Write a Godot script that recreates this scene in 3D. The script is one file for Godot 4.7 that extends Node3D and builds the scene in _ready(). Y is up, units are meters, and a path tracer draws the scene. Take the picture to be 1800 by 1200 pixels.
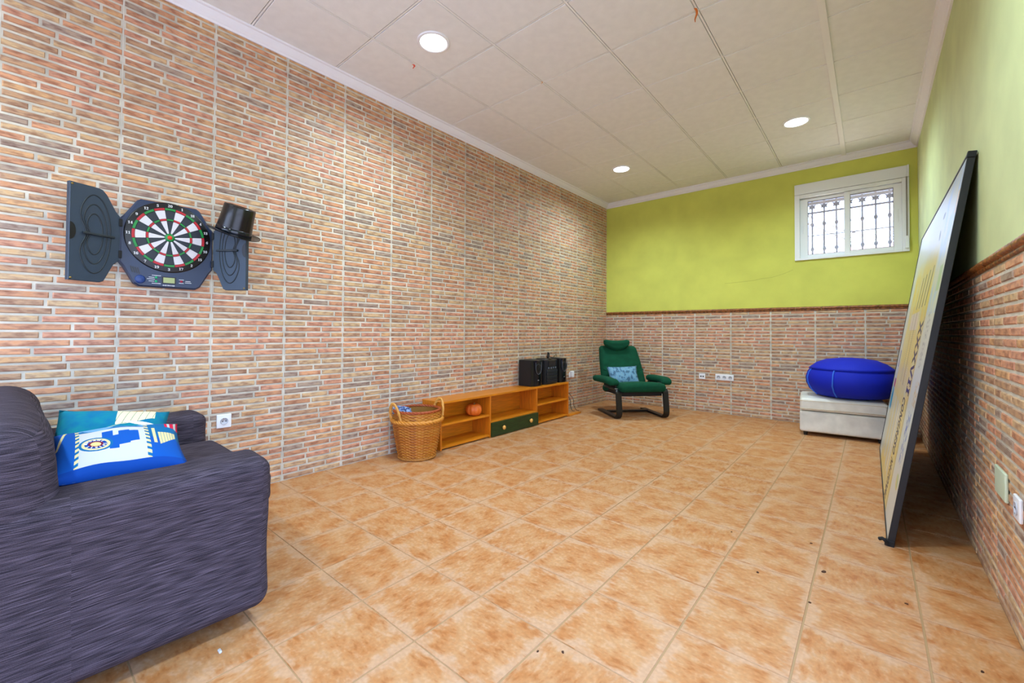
extends Node3D
# A tiled basement room: brick-effect wall tiles, terracotta floor, suspended ceiling.
# x to the right, y up, z towards the camera; metres. Camera stands at (0, 1.074, 0).

const XL := -3.186      # left wall face
const XR := 0.384       # right wall face
const ZF := -6.251      # far wall face
const ZN := 1.62        # near wall face, behind the camera
const YC := 3.12        # ceiling
const YM := 3.05        # lower edge of the cornice
const RAIL := 1.352     # top of the brick-effect tiles on the far and right walls
const TILE := 0.4503
const FOCAL := 748.98   # focal length in pixels of the 1800 x 1200 frame

var mats := {}
var rng := RandomNumberGenerator.new()
var used_names := {}
var eye := Vector3(0, 1.0737, 0)
var cam: Camera3D

# ---------------------------------------------------------------- mesh builder
class MB:
	var v := PackedVector3Array()
	var uv := PackedVector2Array()
	var sg := PackedInt32Array()
	var col := PackedColorArray()
	var c := Color.WHITE
	var colored := false
	func tri(a: Vector3, b: Vector3, d: Vector3, s := -1, ua := Vector2.ZERO, ub := Vector2.ZERO, ud := Vector2.ZERO):
		v.append(a); v.append(b); v.append(d)
		uv.append(ua); uv.append(ub); uv.append(ud)
		sg.append(s)
		col.append(c)
	func quad(a: Vector3, b: Vector3, d: Vector3, e: Vector3, s := -1, ua := Vector2.ZERO, ub := Vector2.ZERO, ud := Vector2.ZERO, ue := Vector2.ZERO):
		tri(a, b, d, s, ua, ub, ud)
		tri(a, d, e, s, ua, ud, ue)
	# turn the closed piece made since triangle i0 so that its faces point outwards
	func orient(i0: int):
		var m := Vector3.ZERO
		for i in range(i0 * 3, v.size()):
			m += v[i]
		m /= maxi(1, v.size() - i0 * 3)
		var vol := 0.0
		for i in range(i0 * 3, v.size(), 3):
			vol += (v[i] - m).dot((v[i + 1] - m).cross(v[i + 2] - m))
		if vol > 0.0:
			flip(i0)
	func flip(i0: int):
		for i in range(i0 * 3, v.size(), 3):
			var t := v[i + 1]; v[i + 1] = v[i + 2]; v[i + 2] = t
			var u := uv[i + 1]; uv[i + 1] = uv[i + 2]; uv[i + 2] = u
	func n() -> int:
		return sg.size()
	func moved(i0: int, t: Transform3D):
		for i in range(i0 * 3, v.size()):
			v[i] = t * v[i]
	func mesh() -> ArrayMesh:
		var st := SurfaceTool.new()
		st.begin(Mesh.PRIMITIVE_TRIANGLES)
		for i in sg.size():
			st.set_smooth_group(sg[i])
			for k in 3:
				st.set_uv(uv[i * 3 + k])
				if colored:
					st.set_color(col[i])
				st.add_vertex(v[i * 3 + k])
		st.generate_normals()
		st.index()
		return st.commit()
	# box with chamfered edges
	func box(a: Vector3, b: Vector3, bev := 0.0):
		var lo := Vector3(minf(a.x, b.x), minf(a.y, b.y), minf(a.z, b.z))
		var hi := Vector3(maxf(a.x, b.x), maxf(a.y, b.y), maxf(a.z, b.z))
		var half := (hi - lo) / 2.0
		var r := minf(bev, minf(half.x, minf(half.y, half.z)) * 0.9)
		rbox((lo + hi) / 2.0, hi - lo, r, 1 if r > 0.0 else 0, 1, false)
	# rounded box: k segments round each edge, m across each face; UVs in metres
	func rbox(at: Vector3, size: Vector3, r: float, k := 3, m := 1, smooth := true):
		var i0 := n()
		var h := size / 2.0
		var cs := []
		for ax in 3:
			var l := PackedFloat32Array()
			var hh: float = h[ax]
			if k == 0:
				l = PackedFloat32Array([-hh, hh])
			else:
				for i in k + 1:
					l.append(-hh + r * (1.0 - tan((1.0 - float(i) / k) * PI / 4.0)))
				for i in range(1, m):
					l.append(lerpf(-hh + r, hh - r, float(i) / m))
				for i in k + 1:
					l.append(hh - r * (1.0 - tan(float(i) / k * PI / 4.0)))
			cs.append(l)
		for ax in 3:
			var p: int = (ax + 1) % 3
			var q: int = (ax + 2) % 3
			for side in [-1.0, 1.0]:
				var pts := []
				for i in cs[p].size():
					var row := []
					for j in cs[q].size():
						var w := Vector3.ZERO
						w[ax] = h[ax] * side
						w[p] = cs[p][i]
						w[q] = cs[q][j]
						if k > 0:
							var inner := w.clamp(-h + Vector3.ONE * r, h - Vector3.ONE * r)
							w = inner + (w - inner).normalized() * r
						row.append(w)
					pts.append(row)
				for i in cs[p].size() - 1:
					for j in cs[q].size() - 1:
						var a: Vector3 = pts[i][j]
						var b: Vector3 = pts[i + 1][j]
						var d: Vector3 = pts[i + 1][j + 1]
						var e: Vector3 = pts[i][j + 1]
						var sm := 0 if smooth else -1
						if side > 0:
							quad(at + a, at + e, at + d, at + b, sm, fuv(ax, a), fuv(ax, e), fuv(ax, d), fuv(ax, b))
						else:
							quad(at + a, at + b, at + d, at + e, sm, fuv(ax, a), fuv(ax, b), fuv(ax, d), fuv(ax, e))
		orient(i0)
	func fuv(ax: int, a: Vector3) -> Vector2:
		if ax == 0:
			return Vector2(a.z, a.y)
		if ax == 1:
			return Vector2(a.z, a.x)
		return Vector2(a.x, a.y)
	# skin a list of rings (arrays of equally many points); capped at both ends unless open
	func loft(rings: Array, s := 0, caps := true, closed := true):
		var i0 := n()
		var cnt: int = rings[0].size()
		var m := cnt if closed else cnt - 1
		for i in rings.size() - 1:
			for j in m:
				var j2 := (j + 1) % cnt
				var u0 := float(j) / cnt
				var u1 := float(j + 1) / cnt
				var w0 := float(i) / (rings.size() - 1)
				var w1 := float(i + 1) / (rings.size() - 1)
				quad(rings[i][j], rings[i][j2], rings[i + 1][j2], rings[i + 1][j], s, Vector2(u0, w0), Vector2(u1, w0), Vector2(u1, w1), Vector2(u0, w1))
		if caps:
			for e in [0, rings.size() - 1]:
				var mid := Vector3.ZERO
				for w in rings[e]:
					mid += w
				mid /= cnt
				for j in cnt:
					var j2 := (j + 1) % cnt
					if e == 0:
						tri(mid, rings[e][j2], rings[e][j], -1)
					else:
						tri(mid, rings[e][j], rings[e][j2], -1)
		orient(i0)
	# solid of revolution about y: profile of Vector2(radius, height)
	func lathe(at: Vector3, prof: Array, seg := 24, s := 0, caps := true):
		var rings := []
		for p in prof:
			var ring := []
			for j in seg:
				var a := TAU * j / seg
				ring.append(at + Vector3(cos(a) * p.x, p.y, sin(a) * p.x))
			rings.append(ring)
		loft(rings, s, caps)
	# round tube along a path
	func tube(path: Array, r: float, seg := 8, r2 := -1.0):
		var rings := []
		var up := Vector3(0.13, 0.97, 0.21).normalized()
		for i in path.size():
			var d: Vector3 = (path[mini(i + 1, path.size() - 1)] - path[maxi(i - 1, 0)]).normalized()
			var side := d.cross(up)
			if side.length() < 0.2:
				side = d.cross(Vector3(0.9, 0.1, 0.3))
			side = side.normalized()
			var u2 := side.cross(d).normalized()
			up = u2
			var rr := r if r2 < 0.0 else lerpf(r, r2, float(i) / maxf(1.0, path.size() - 1))
			var ring := []
			for j in seg:
				var a := TAU * j / seg
				ring.append(path[i] + (side * cos(a) + u2 * sin(a)) * rr)
			rings.append(ring)
		loft(rings, 0)
	# flat bar of width w (along the fixed vector across) and thickness t swept along a path
	func strap(path: Array, across: Vector3, w: float, t: float):
		var rings := []
		for i in path.size():
			var d: Vector3 = (path[mini(i + 1, path.size() - 1)] - path[maxi(i - 1, 0)]).normalized()
			var nn := d.cross(across).normalized()
			var a := across * w / 2.0
			var b := nn * t / 2.0
			rings.append([path[i] - a - b * 0.7, path[i] - a * 0.93 - b, path[i] + a * 0.93 - b, path[i] + a - b * 0.7, path[i] + a + b * 0.7, path[i] + a * 0.93 + b, path[i] - a * 0.93 + b, path[i] - a + b * 0.7])
		loft(rings, -1)
	# outline in the xy plane extruded from z0 to z1, the front edge bevelled
	func plate(outline: PackedVector2Array, z0: float, z1: float, bev := 0.0, s := -1):
		var i0 := n()
		if Geometry2D.is_polygon_clockwise(outline):
			outline.reverse()
		var tr := Geometry2D.triangulate_polygon(outline)
		var inner := PackedVector2Array()
		var mid := Vector2.ZERO
		for p in outline:
			mid += p
		mid /= outline.size()
		for i in outline.size():
			var a := outline[(i + outline.size() - 1) % outline.size()]
			var b := outline[i]
			var d := outline[(i + 1) % outline.size()]
			var n1 := (b - a).orthogonal().normalized()
			var n2 := (d - b).orthogonal().normalized()
			var nn := (n1 + n2).normalized()
			var off := b + nn * bev
			var off2 := b - nn * bev
			inner.append(off if Geometry2D.is_point_in_polygon(b + nn * 0.0005, outline) else off2)
		var zm := z1 - signf(z1 - z0) * bev
		for i in range(0, tr.size(), 3):
			tri(v3(inner[tr[i]], z1), v3(inner[tr[i + 1]], z1), v3(inner[tr[i + 2]], z1), s, inner[tr[i]], inner[tr[i + 1]], inner[tr[i + 2]])
			tri(v3(outline[tr[i]], z0), v3(outline[tr[i + 2]], z0), v3(outline[tr[i + 1]], z0), s)
		for i in outline.size():
			var j := (i + 1) % outline.size()
			quad(v3(outline[i], z0), v3(outline[j], z0), v3(outline[j], zm), v3(outline[i], zm), s)
			if bev > 0.0:
				quad(v3(outline[i], zm), v3(outline[j], zm), v3(inner[j], z1), v3(inner[i], z1), s)
		orient(i0)
	func v3(p: Vector2, z: float) -> Vector3:
		return Vector3(p.x, p.y, z)

# ---------------------------------------------------------------- materials and textures
func lin(r: float, g: float, b: float) -> Color:
	return Color(r, g, b).srgb_to_linear()

func mat(key: String, c: Color, rough := 0.6, metal := 0.0, spec := 0.5) -> StandardMaterial3D:
	if mats.has(key):
		return mats[key]
	var m := StandardMaterial3D.new()
	m.resource_name = key
	m.albedo_color = c
	m.roughness = rough
	m.metallic = metal
	m.metallic_specular = spec
	mats[key] = m
	return m

func noise_tex(freq: float, lo: float, hi: float, size := 256, sd := 1, octaves := 4, type := FastNoiseLite.TYPE_SIMPLEX_SMOOTH) -> NoiseTexture2D:
	var t := NoiseTexture2D.new()
	t.width = size
	t.height = size
	t.seamless = true
	var n := FastNoiseLite.new()
	n.noise_type = type
	n.seed = sd
	n.frequency = freq
	n.fractal_octaves = octaves
	t.noise = n
	var g := Gradient.new()
	g.set_color(0, Color(lo, lo, lo))
	g.set_color(1, Color(hi, hi, hi))
	t.color_ramp = g
	return t

# grain that multiplies the colour of a material, laid on in world axes
func grain(m: StandardMaterial3D, t: Texture2D, scale: Vector3, world := true) -> StandardMaterial3D:
	m.albedo_texture = t
	m.uv1_triplanar = true
	m.uv1_world_triplanar = world
	m.uv1_scale = scale
	return m

func relief(m: StandardMaterial3D, t: Texture2D, cm: float) -> StandardMaterial3D:
	m.heightmap_enabled = true
	m.heightmap_texture = t
	m.heightmap_scale = cm
	return m

# ---------------------------------------------------------------- nodes
func numbered(called: String) -> String:
	var k: int = used_names.get(called, 0)
	used_names[called] = k + 1
	return called if k == 0 else "%s_%03d" % [called, k]

func tag(o: Node3D, label: String, category: String, group := "") -> Node3D:
	o.set_meta("label", label)
	o.set_meta("category", category)
	if group:
		o.set_meta("group", group)
	return o

func thing(called: String, label: String, category: String, at := Vector3.ZERO, turn := 0.0, group := "") -> Node3D:
	var o := Node3D.new()
	o.name = numbered(called)
	add_child(o)
	o.position = at
	o.rotation.y = turn
	return tag(o, label, category, group)

func put(called: String, shape, m: Material, parent: Node3D = null) -> MeshInstance3D:
	var o := MeshInstance3D.new()
	o.name = called if parent else numbered(called)
	o.mesh = shape.mesh() if shape is MB else shape
	o.material_override = m
	if parent:
		parent.add_child(o, true)
	else:
		add_child(o)
	return o

func setting(called: String, shape, m: Material) -> MeshInstance3D:
	var o := put(called, shape, m)
	o.set_meta("kind", "structure")
	return o

func setting_node(called: String) -> Node3D:
	var o := Node3D.new()
	o.name = called
	add_child(o)
	o.set_meta("kind", "structure")
	return o

# ---------------------------------------------------------------- scene
func _ready():
	rng.seed = 7
	make_camera()
	make_light()
	make_materials()
	make_shell()
	make_floor()
	make_ceiling()
	make_bricks()
	make_trims()
	make_window()
	make_outside()
	make_lamps()
	make_sofa()
	make_board()
	make_cabinet()
	make_chair()
	make_ottoman()
	make_dartboard()
	make_hat()
	make_basket()
	make_stereo()
	make_sockets()
	make_small()

func make_camera():
	cam = Camera3D.new()
	cam.name = "camera"
	add_child(cam)
	cam.position = eye
	cam.basis = Basis(Vector3.UP, 0.7158) * Basis(Vector3.RIGHT, 0.0175) * Basis(Vector3.BACK, 0.0058)
	cam.projection = Camera3D.PROJECTION_FRUSTUM
	cam.near = 0.05
	cam.far = 200.0
	cam.size = 1200.0 / FOCAL * cam.near
	cam.frustum_offset = Vector2((900.0 - 879.45) / FOCAL, -(600.0 - 569.98) / FOCAL) * cam.near
	cam.current = true

const LAMP_ENERGY := 3.65
const SKY_ENERGY := 2.15
const SUN_ENERGY := 6.0

func make_light():
	var e := Environment.new()
	e.background_mode = Environment.BG_SKY
	var s := ProceduralSkyMaterial.new()
	s.sky_top_color = Color(0.62, 0.76, 1.0)
	s.sky_horizon_color = Color(0.86, 0.90, 1.0)
	s.ground_bottom_color = Color(0.55, 0.52, 0.50)
	s.ground_horizon_color = Color(0.72, 0.72, 0.74)
	s.sky_energy_multiplier = SKY_ENERGY
	s.ground_energy_multiplier = SKY_ENERGY * 0.6
	var sky := Sky.new()
	sky.sky_material = s
	e.sky = sky
	e.tonemap_mode = Environment.TONE_MAPPER_LINEAR
	e.tonemap_exposure = 1.32
	e.sdfgi_enabled = true
	e.ssao_enabled = true
	e.ssil_enabled = true
	var w := WorldEnvironment.new()
	w.name = "world"
	w.environment = e
	add_child(w)
	# the sun stands behind the house: it lights the yard and garden outside, never the room itself
	var sun := DirectionalLight3D.new()
	sun.name = "sun"
	sun.light_energy = SUN_ENERGY
	sun.light_color = Color(1.0, 0.97, 0.93)
	sun.light_angular_distance = 0.6
	sun.shadow_enabled = true
	add_child(sun)
	sun.look_at_from_position(Vector3.ZERO, Vector3(0.45, -0.87, 0.02), Vector3.UP)

var brick_tones := []
var floor_mats := []
var grain_fine: NoiseTexture2D
var grain_mid: NoiseTexture2D

func make_materials():
	grain_fine = noise_tex(0.035, 0.74, 1.0, 256, 3, 5)
	# fired clay: brown, buff and orange blotches
	grain_fine.width = 512
	grain_fine.height = 512
	grain_fine.noise.frequency = 0.022
	grain_fine.color_ramp.set_color(0, Color(0.70, 0.60, 0.58))
	grain_fine.color_ramp.set_color(1, Color(1.0, 0.93, 0.84))
	grain_fine.color_ramp.add_point(0.42, Color(0.90, 0.87, 0.87))
	grain_fine.color_ramp.add_point(0.68, Color(1.0, 0.985, 0.96))
	grain_mid = noise_tex(0.012, 0.80, 1.0, 256, 5, 4)
	var yel := mat("yellow_paint", Color(0.84, 0.85, 0.40), 0.75, 0.0, 0.35)
	grain(yel, noise_tex(0.01, 0.93, 1.0, 256, 9, 5), Vector3.ONE * 0.7)
	var pale := mat("pale_yellow_green_paint", Color(0.83, 0.87, 0.64), 0.75, 0.0, 0.35)
	grain(pale, noise_tex(0.01, 0.93, 1.0, 256, 10, 5), Vector3.ONE * 0.7)
	mat("white_plaster", Color(0.86, 0.85, 0.83), 0.85)
	grain(mat("mortar", Color(0.86, 0.83, 0.76), 0.55, 0.0, 0.4), grain_mid, Vector3.ONE * 2.0)
	mat("joint_grout", Color(0.95, 0.94, 0.92), 0.8)
	var tones := [
		[Color(0.84, 0.63, 0.485), 5], [Color(0.83, 0.66, 0.485), 5], [Color(0.82, 0.61, 0.495), 5],
		[Color(0.81, 0.69, 0.535), 4], [Color(0.79, 0.59, 0.455), 4], [Color(0.74, 0.60, 0.475), 3],
		[Color(0.68, 0.60, 0.53), 2], [Color(0.64, 0.56, 0.495), 1],
	]
	for i in tones.size():
		var m := mat("brick_glaze_%d" % i, tones[i][0], 0.5, 0.0, 0.4)
		grain(m, grain_fine, Vector3(1.1, 2.6, 1.1))
		brick_tones.append({"mat": m, "color": tones[i][0].srgb_to_linear(), "w": tones[i][1]})
	var mm := mat("brick_glaze_mixed", Color.WHITE, 0.5, 0.0, 0.4)
	mm.vertex_color_use_as_albedo = true
	grain(mm, grain_fine, Vector3(1.1, 2.6, 1.1))
	for i in 6:
		var m := mat("terracotta_%d" % i, Color.WHITE, 0.5, 0.0, 0.4)
		m.albedo_texture = terracotta(i)
		floor_mats.append(m)
	mat("floor_grout", Color(0.66, 0.53, 0.37), 0.9)
	grain(mat("ceiling_board", Color(0.93, 0.925, 0.91), 0.9), noise_tex(0.03, 0.97, 1.0, 256, 21, 4), Vector3.ONE * 1.3)
	mat("ceiling_bar", Color(0.93, 0.92, 0.90), 0.6)
	mat("cornice_white", Color(0.93, 0.92, 0.93), 0.7)
	grain(mat("rail_terracotta", Color(0.80, 0.50, 0.25), 0.4), noise_tex(0.03, 0.35, 1.0, 256, 31, 3), Vector3(3, 6, 3))
	mat("upvc_white", Color(0.92, 0.93, 0.93), 0.3)
	mat("white_plastic", Color(0.93, 0.93, 0.94), 0.35)
	mat("black_plastic", Color(0.09, 0.09, 0.10), 0.4)
	mat("black_matte", Color(0.05, 0.05, 0.055), 0.7)
	var g := mat("window_glass", Color(1, 1, 1, 0.06), 0.02)
	g.transparency = BaseMaterial3D.TRANSPARENCY_ALPHA
	var wood := mat("honey_pine", Color(0.89, 0.53, 0.08), 0.35)
	grain(wood, noise_tex(0.02, 0.82, 1.0, 256, 41, 4), Vector3(9, 9, 0.7))
	var wood2 := mat("honey_pine_upright", Color(0.86, 0.48, 0.08), 0.35)
	grain(wood2, noise_tex(0.02, 0.82, 1.0, 256, 42, 4), Vector3(9, 0.7, 9))
	var gw := mat("green_stain", Color(0.14, 0.27, 0.10), 0.4)
	grain(gw, noise_tex(0.02, 0.55, 1.0, 256, 43, 4), Vector3(9, 9, 0.7))

# one square clay tile: mottled orange body, pale worn border of its own print
func terracotta(k: int) -> ImageTexture:
	var n := 192
	var im := Image.create(n, n, false, Image.FORMAT_RGB8)
	var a := FastNoiseLite.new()
	a.seed = 100 + k
	a.frequency = 0.011
	a.fractal_octaves = 4
	var b := FastNoiseLite.new()
	b.seed = 200 + k
	b.frequency = 0.045
	b.fractal_octaves = 4
	var d := FastNoiseLite.new()
	d.seed = 300 + k
	d.frequency = 0.09
	d.fractal_octaves = 2
	var pale := Color(0.76, 0.615, 0.50)
	var mid := Color(0.745, 0.55, 0.365)
	var deep := Color(0.70, 0.445, 0.235)
	var dark := Color(0.55, 0.30, 0.13)
	for y in n:
		for x in n:
			var u := (x + 0.5) / n
			var v := (y + 0.5) / n
			var na := a.get_noise_2d(x, y)
			var nb := b.get_noise_2d(x * 0.55, y * 1.3)
			var nd := d.get_noise_2d(x, y)
			var e := minf(minf(u, 1.0 - u), minf(v, 1.0 - v)) + 0.14 * na + 0.08 * nb
			var border := smoothstep(0.0, 0.13, e)
			var t := clampf(0.36 + 1.0 * na + 0.35 * nb, 0.0, 1.0)
			var c := mid.lerp(deep, t)
			c = c.lerp(dark, smoothstep(0.25, 0.75, nb + 0.5 * na + 0.25 * nd) * 0.35)
			c = c.lerp(pale, smoothstep(0.15, 0.6, -nb - 0.3 * na + 0.3 * nd) * 0.3)
			c = pale.lerp(c, 0.5 + 0.5 * border)
			c = c * (1.0 + 0.05 * nd)
			im.set_pixel(x, y, c)
	return ImageTexture.create_from_image(im)

# ---------------------------------------------------------------- shell of the room
const T := 0.25   # thickness of the walls
# window opening in the far wall, doorway in the right wall beside the camera
const WX0 := -0.69
const WX1 := 0.318
const WY0 := 1.955
const WY1 := 2.872
const DZ0 := -1.5
const DZ1 := 1.2
const DY := 2.2
# garage opening in the near wall, behind the camera
const GX0 := -2.95
const GX1 := -0.95
const GY := 2.35

func make_shell():
	var b := MB.new()
	b.box(Vector3(XL - T, -0.2, ZF - T), Vector3(XL - 0.0015, YC + 0.25, ZN + T))
	setting("wall_left", b, mats["joint_grout"])
	# far wall: yellow plaster above the rail, tile backing below it
	b = MB.new()
	b.box(Vector3(XL - 0.008, RAIL, ZF - T), Vector3(WX0, YC + 0.2, ZF))
	b.box(Vector3(WX1, RAIL, ZF - T), Vector3(XR + T, YC + 0.2, ZF))
	b.box(Vector3(WX0, RAIL, ZF - T), Vector3(WX1, WY0, ZF))
	b.box(Vector3(WX0, WY1, ZF - T), Vector3(WX1, YC + 0.2, ZF))
	var wf := setting("wall_far", b, mats["yellow_paint"])
	b = MB.new()
	b.box(Vector3(XL - 0.008, -0.2, ZF - T), Vector3(XR + T, RAIL, ZF - 0.0015))
	put("tile_backing", b, mats["joint_grout"], wf)
	# right wall with a doorway beside the camera
	b = MB.new()
	b.box(Vector3(XR, RAIL, ZF), Vector3(XR + T, YC + 0.2, DZ0))
	b.box(Vector3(XR, DY, DZ0), Vector3(XR + T, YC + 0.2, DZ1))
	b.box(Vector3(XR, RAIL, DZ1), Vector3(XR + T, YC + 0.2, ZN + T))
	var wr := setting("wall_right", b, mats["pale_yellow_green_paint"])
	b = MB.new()
	b.box(Vector3(XR + 0.0015, -0.2, ZF), Vector3(XR + T, RAIL, DZ0))
	b.box(Vector3(XR + 0.0015, -0.2, DZ1), Vector3(XR + T, RAIL, ZN + T))
	put("tile_backing", b, mats["joint_grout"], wr)
	b = MB.new()
	b.box(Vector3(XL - 0.008, -0.2, ZN), Vector3(GX0, YC + 0.2, ZN + T))
	b.box(Vector3(GX1, -0.2, ZN), Vector3(XR, YC + 0.2, ZN + T))
	b.box(Vector3(GX0, GY, ZN), Vector3(GX1, YC + 0.2, ZN + T))
	setting("wall_near", b, mats["white_plaster"])

func make_floor():
	var b := MB.new()
	b.box(Vector3(XL - 0.008, -0.2, ZF - 0.008), Vector3(XR + T, -0.002, ZN))
	var fl := setting("floor", b, mats["floor_grout"])
	var s := 0.335
	var x0 := -2.5427 - 2 * s
	var z0 := -0.9376 + 8 * s
	var cache := {}
	var r := RandomNumberGenerator.new()
	r.seed = 12
	for i in range(0, 12):
		for j in range(0, 25):
			var xa := x0 + i * s + 0.0026
			var xb := x0 + (i + 1) * s - 0.0026
			var za := z0 - (j + 1) * s + 0.0015
			var zb := z0 - j * s - 0.0015
			var ca := maxf(xa, XL)
			var cb := minf(xb, XR + 0.0)
			var cza := maxf(za, ZF)
			var czb := minf(zb, ZN)
			if cb - ca < 0.01 or czb - cza < 0.01:
				continue
			var rot := r.randi() % 4
			var mk := r.randi() % 6
			var key := "%.3f %.3f %.3f %.3f %d" % [ca - xa, cb - xa, cza - za, czb - za, rot]
			if not cache.has(key):
				var t := MB.new()
				floor_tile(t, ca - xa, cb - xa, cza - za, czb - za, s - 0.005, rot)
				cache[key] = t.mesh()
			var o := put("tile", cache[key], floor_mats[mk], fl)
			o.position = Vector3(xa, 0, za)

func floor_tile(t: MB, xa: float, xb: float, za: float, zb: float, s: float, rot: int):
	var bev := 0.0012
	var f := func(x: float, z: float) -> Vector2:
		var w := Vector2(x / s, z / s)
		for k in rot:
			w = Vector2(1.0 - w.y, w.x)
		return w
	var a := Vector3(xa + bev, 0, za + bev); var b := Vector3(xb - bev, 0, za + bev)
	var c := Vector3(xb - bev, 0, zb - bev); var d := Vector3(xa + bev, 0, zb - bev)
	var a2 := Vector3(xa, -0.004, za); var b2 := Vector3(xb, -0.004, za)
	var c2 := Vector3(xb, -0.004, zb); var d2 := Vector3(xa, -0.004, zb)
	var u := [f.call(xa, za), f.call(xb, za), f.call(xb, zb), f.call(xa, zb)]
	t.quad(a, b, c, d, -1, u[0], u[1], u[2], u[3])
	t.quad(a2, b2, b, a, -1, u[0], u[1], u[1], u[0])
	t.quad(b2, c2, c, b, -1, u[1], u[2], u[2], u[1])
	t.quad(c2, d2, d, c, -1, u[2], u[3], u[3], u[2])
	t.quad(d2, a2, a, d, -1, u[3], u[0], u[0], u[3])

func make_ceiling():
	var b := MB.new()
	b.box(Vector3(XL - T, YC + 0.03, ZF - T), Vector3(XR + T, YC + 0.25, ZN + T))
	var ce := setting("ceiling", b, mats["white_plaster"])
	var xs := [XL]
	for k in range(-2, 4):
		xs.append(-1.4166 + 0.6 * k)
	xs = [XL, -2.6166, -2.0166, -1.4166, -0.8166, -0.2166, XR]
	var zs := []
	var z := -1.631 + 0.6 * 5
	zs.append(ZN)
	while z > ZF + 0.02:
		zs.append(z)
		z -= 0.6
	zs.append(ZF)
	var cache := {}
	for i in xs.size() - 1:
		for j in zs.size() - 1:
			var w: float = xs[i + 1] - xs[i]
			var d: float = zs[j] - zs[j + 1]
			var key := "%.3f %.3f" % [w, d]
			if not cache.has(key):
				var t := MB.new()
				t.box(Vector3(0.0095, 0, 0.0095), Vector3(w - 0.0095, 0.015, d - 0.0095), 0.003)
				cache[key] = t.mesh()
			var o := put("ceiling_panel", cache[key], mats["ceiling_board"], ce)
			o.position = Vector3(xs[i], YC, zs[j + 1])
	for i in range(1, xs.size() - 1):
		var wide := 0.040 if i == 5 else 0.012
		var t := MB.new()
		t.box(Vector3(xs[i] - wide / 2, YC - (0.014 if i == 5 else -0.001), ZF), Vector3(xs[i] + wide / 2, YC + 0.02, ZN), 0.001)
		put("grid_bar", t, mats["ceiling_bar"], ce)
	for j in range(1, zs.size() - 1):
		for i in xs.size() - 1:
			var t := MB.new()
			t.box(Vector3(xs[i] + 0.006, YC + 0.002, zs[j] - 0.0055), Vector3(xs[i + 1] - 0.006, YC + 0.02, zs[j] + 0.0055), 0.001)
			put("grid_bar", t, mats["ceiling_bar"], ce)

# ---------------------------------------------------------------- brick-effect wall tiles
var designs := []

func make_designs():
	var r := RandomNumberGenerator.new()
	r.seed = 5
	var total := 0
	for t in brick_tones:
		total += t.w
	for k in 3:
		var rows := []
		for i in 11:
			var list := []
			var cuts := []
			if i % 2 == 0:
				cuts = [r.randf_range(0.36, 0.63)]
			else:
				var c0 := r.randf_range(0.20, 0.40)
				cuts = [c0, c0 + r.randf_range(0.37, 0.46)]
				if cuts[1] > 0.86:
					cuts[1] = 0.84
			var ends := [0.0] + cuts + [1.0]
			for e in ends.size() - 1:
				var pick := r.randi() % total
				var tone := 0
				while pick >= brick_tones[tone].w:
					pick -= brick_tones[tone].w
					tone += 1
				var gap := 0.0125 / TILE
				var lo: float = ends[e] + (gap / 2 if e > 0 else (0.004 / TILE if i % 2 == 1 else 0.011 / TILE))
				var hi: float = ends[e + 1] - (gap / 2 if e < ends.size() - 2 else (0.004 / TILE if i % 2 == 1 else 0.011 / TILE))
				list.append([lo, hi, tone])
			rows.append(list)
		designs.append(rows)

func on_screen(p: Vector3) -> bool:
	var q := cam.transform.affine_inverse() * p
	if q.z > -0.1:
		return false
	var x := 879.45 + FOCAL * q.x / -q.z
	var y := 569.98 - FOCAL * q.y / -q.z
	return x > -20 and x < 1820 and y > -20 and y < 1220

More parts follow.
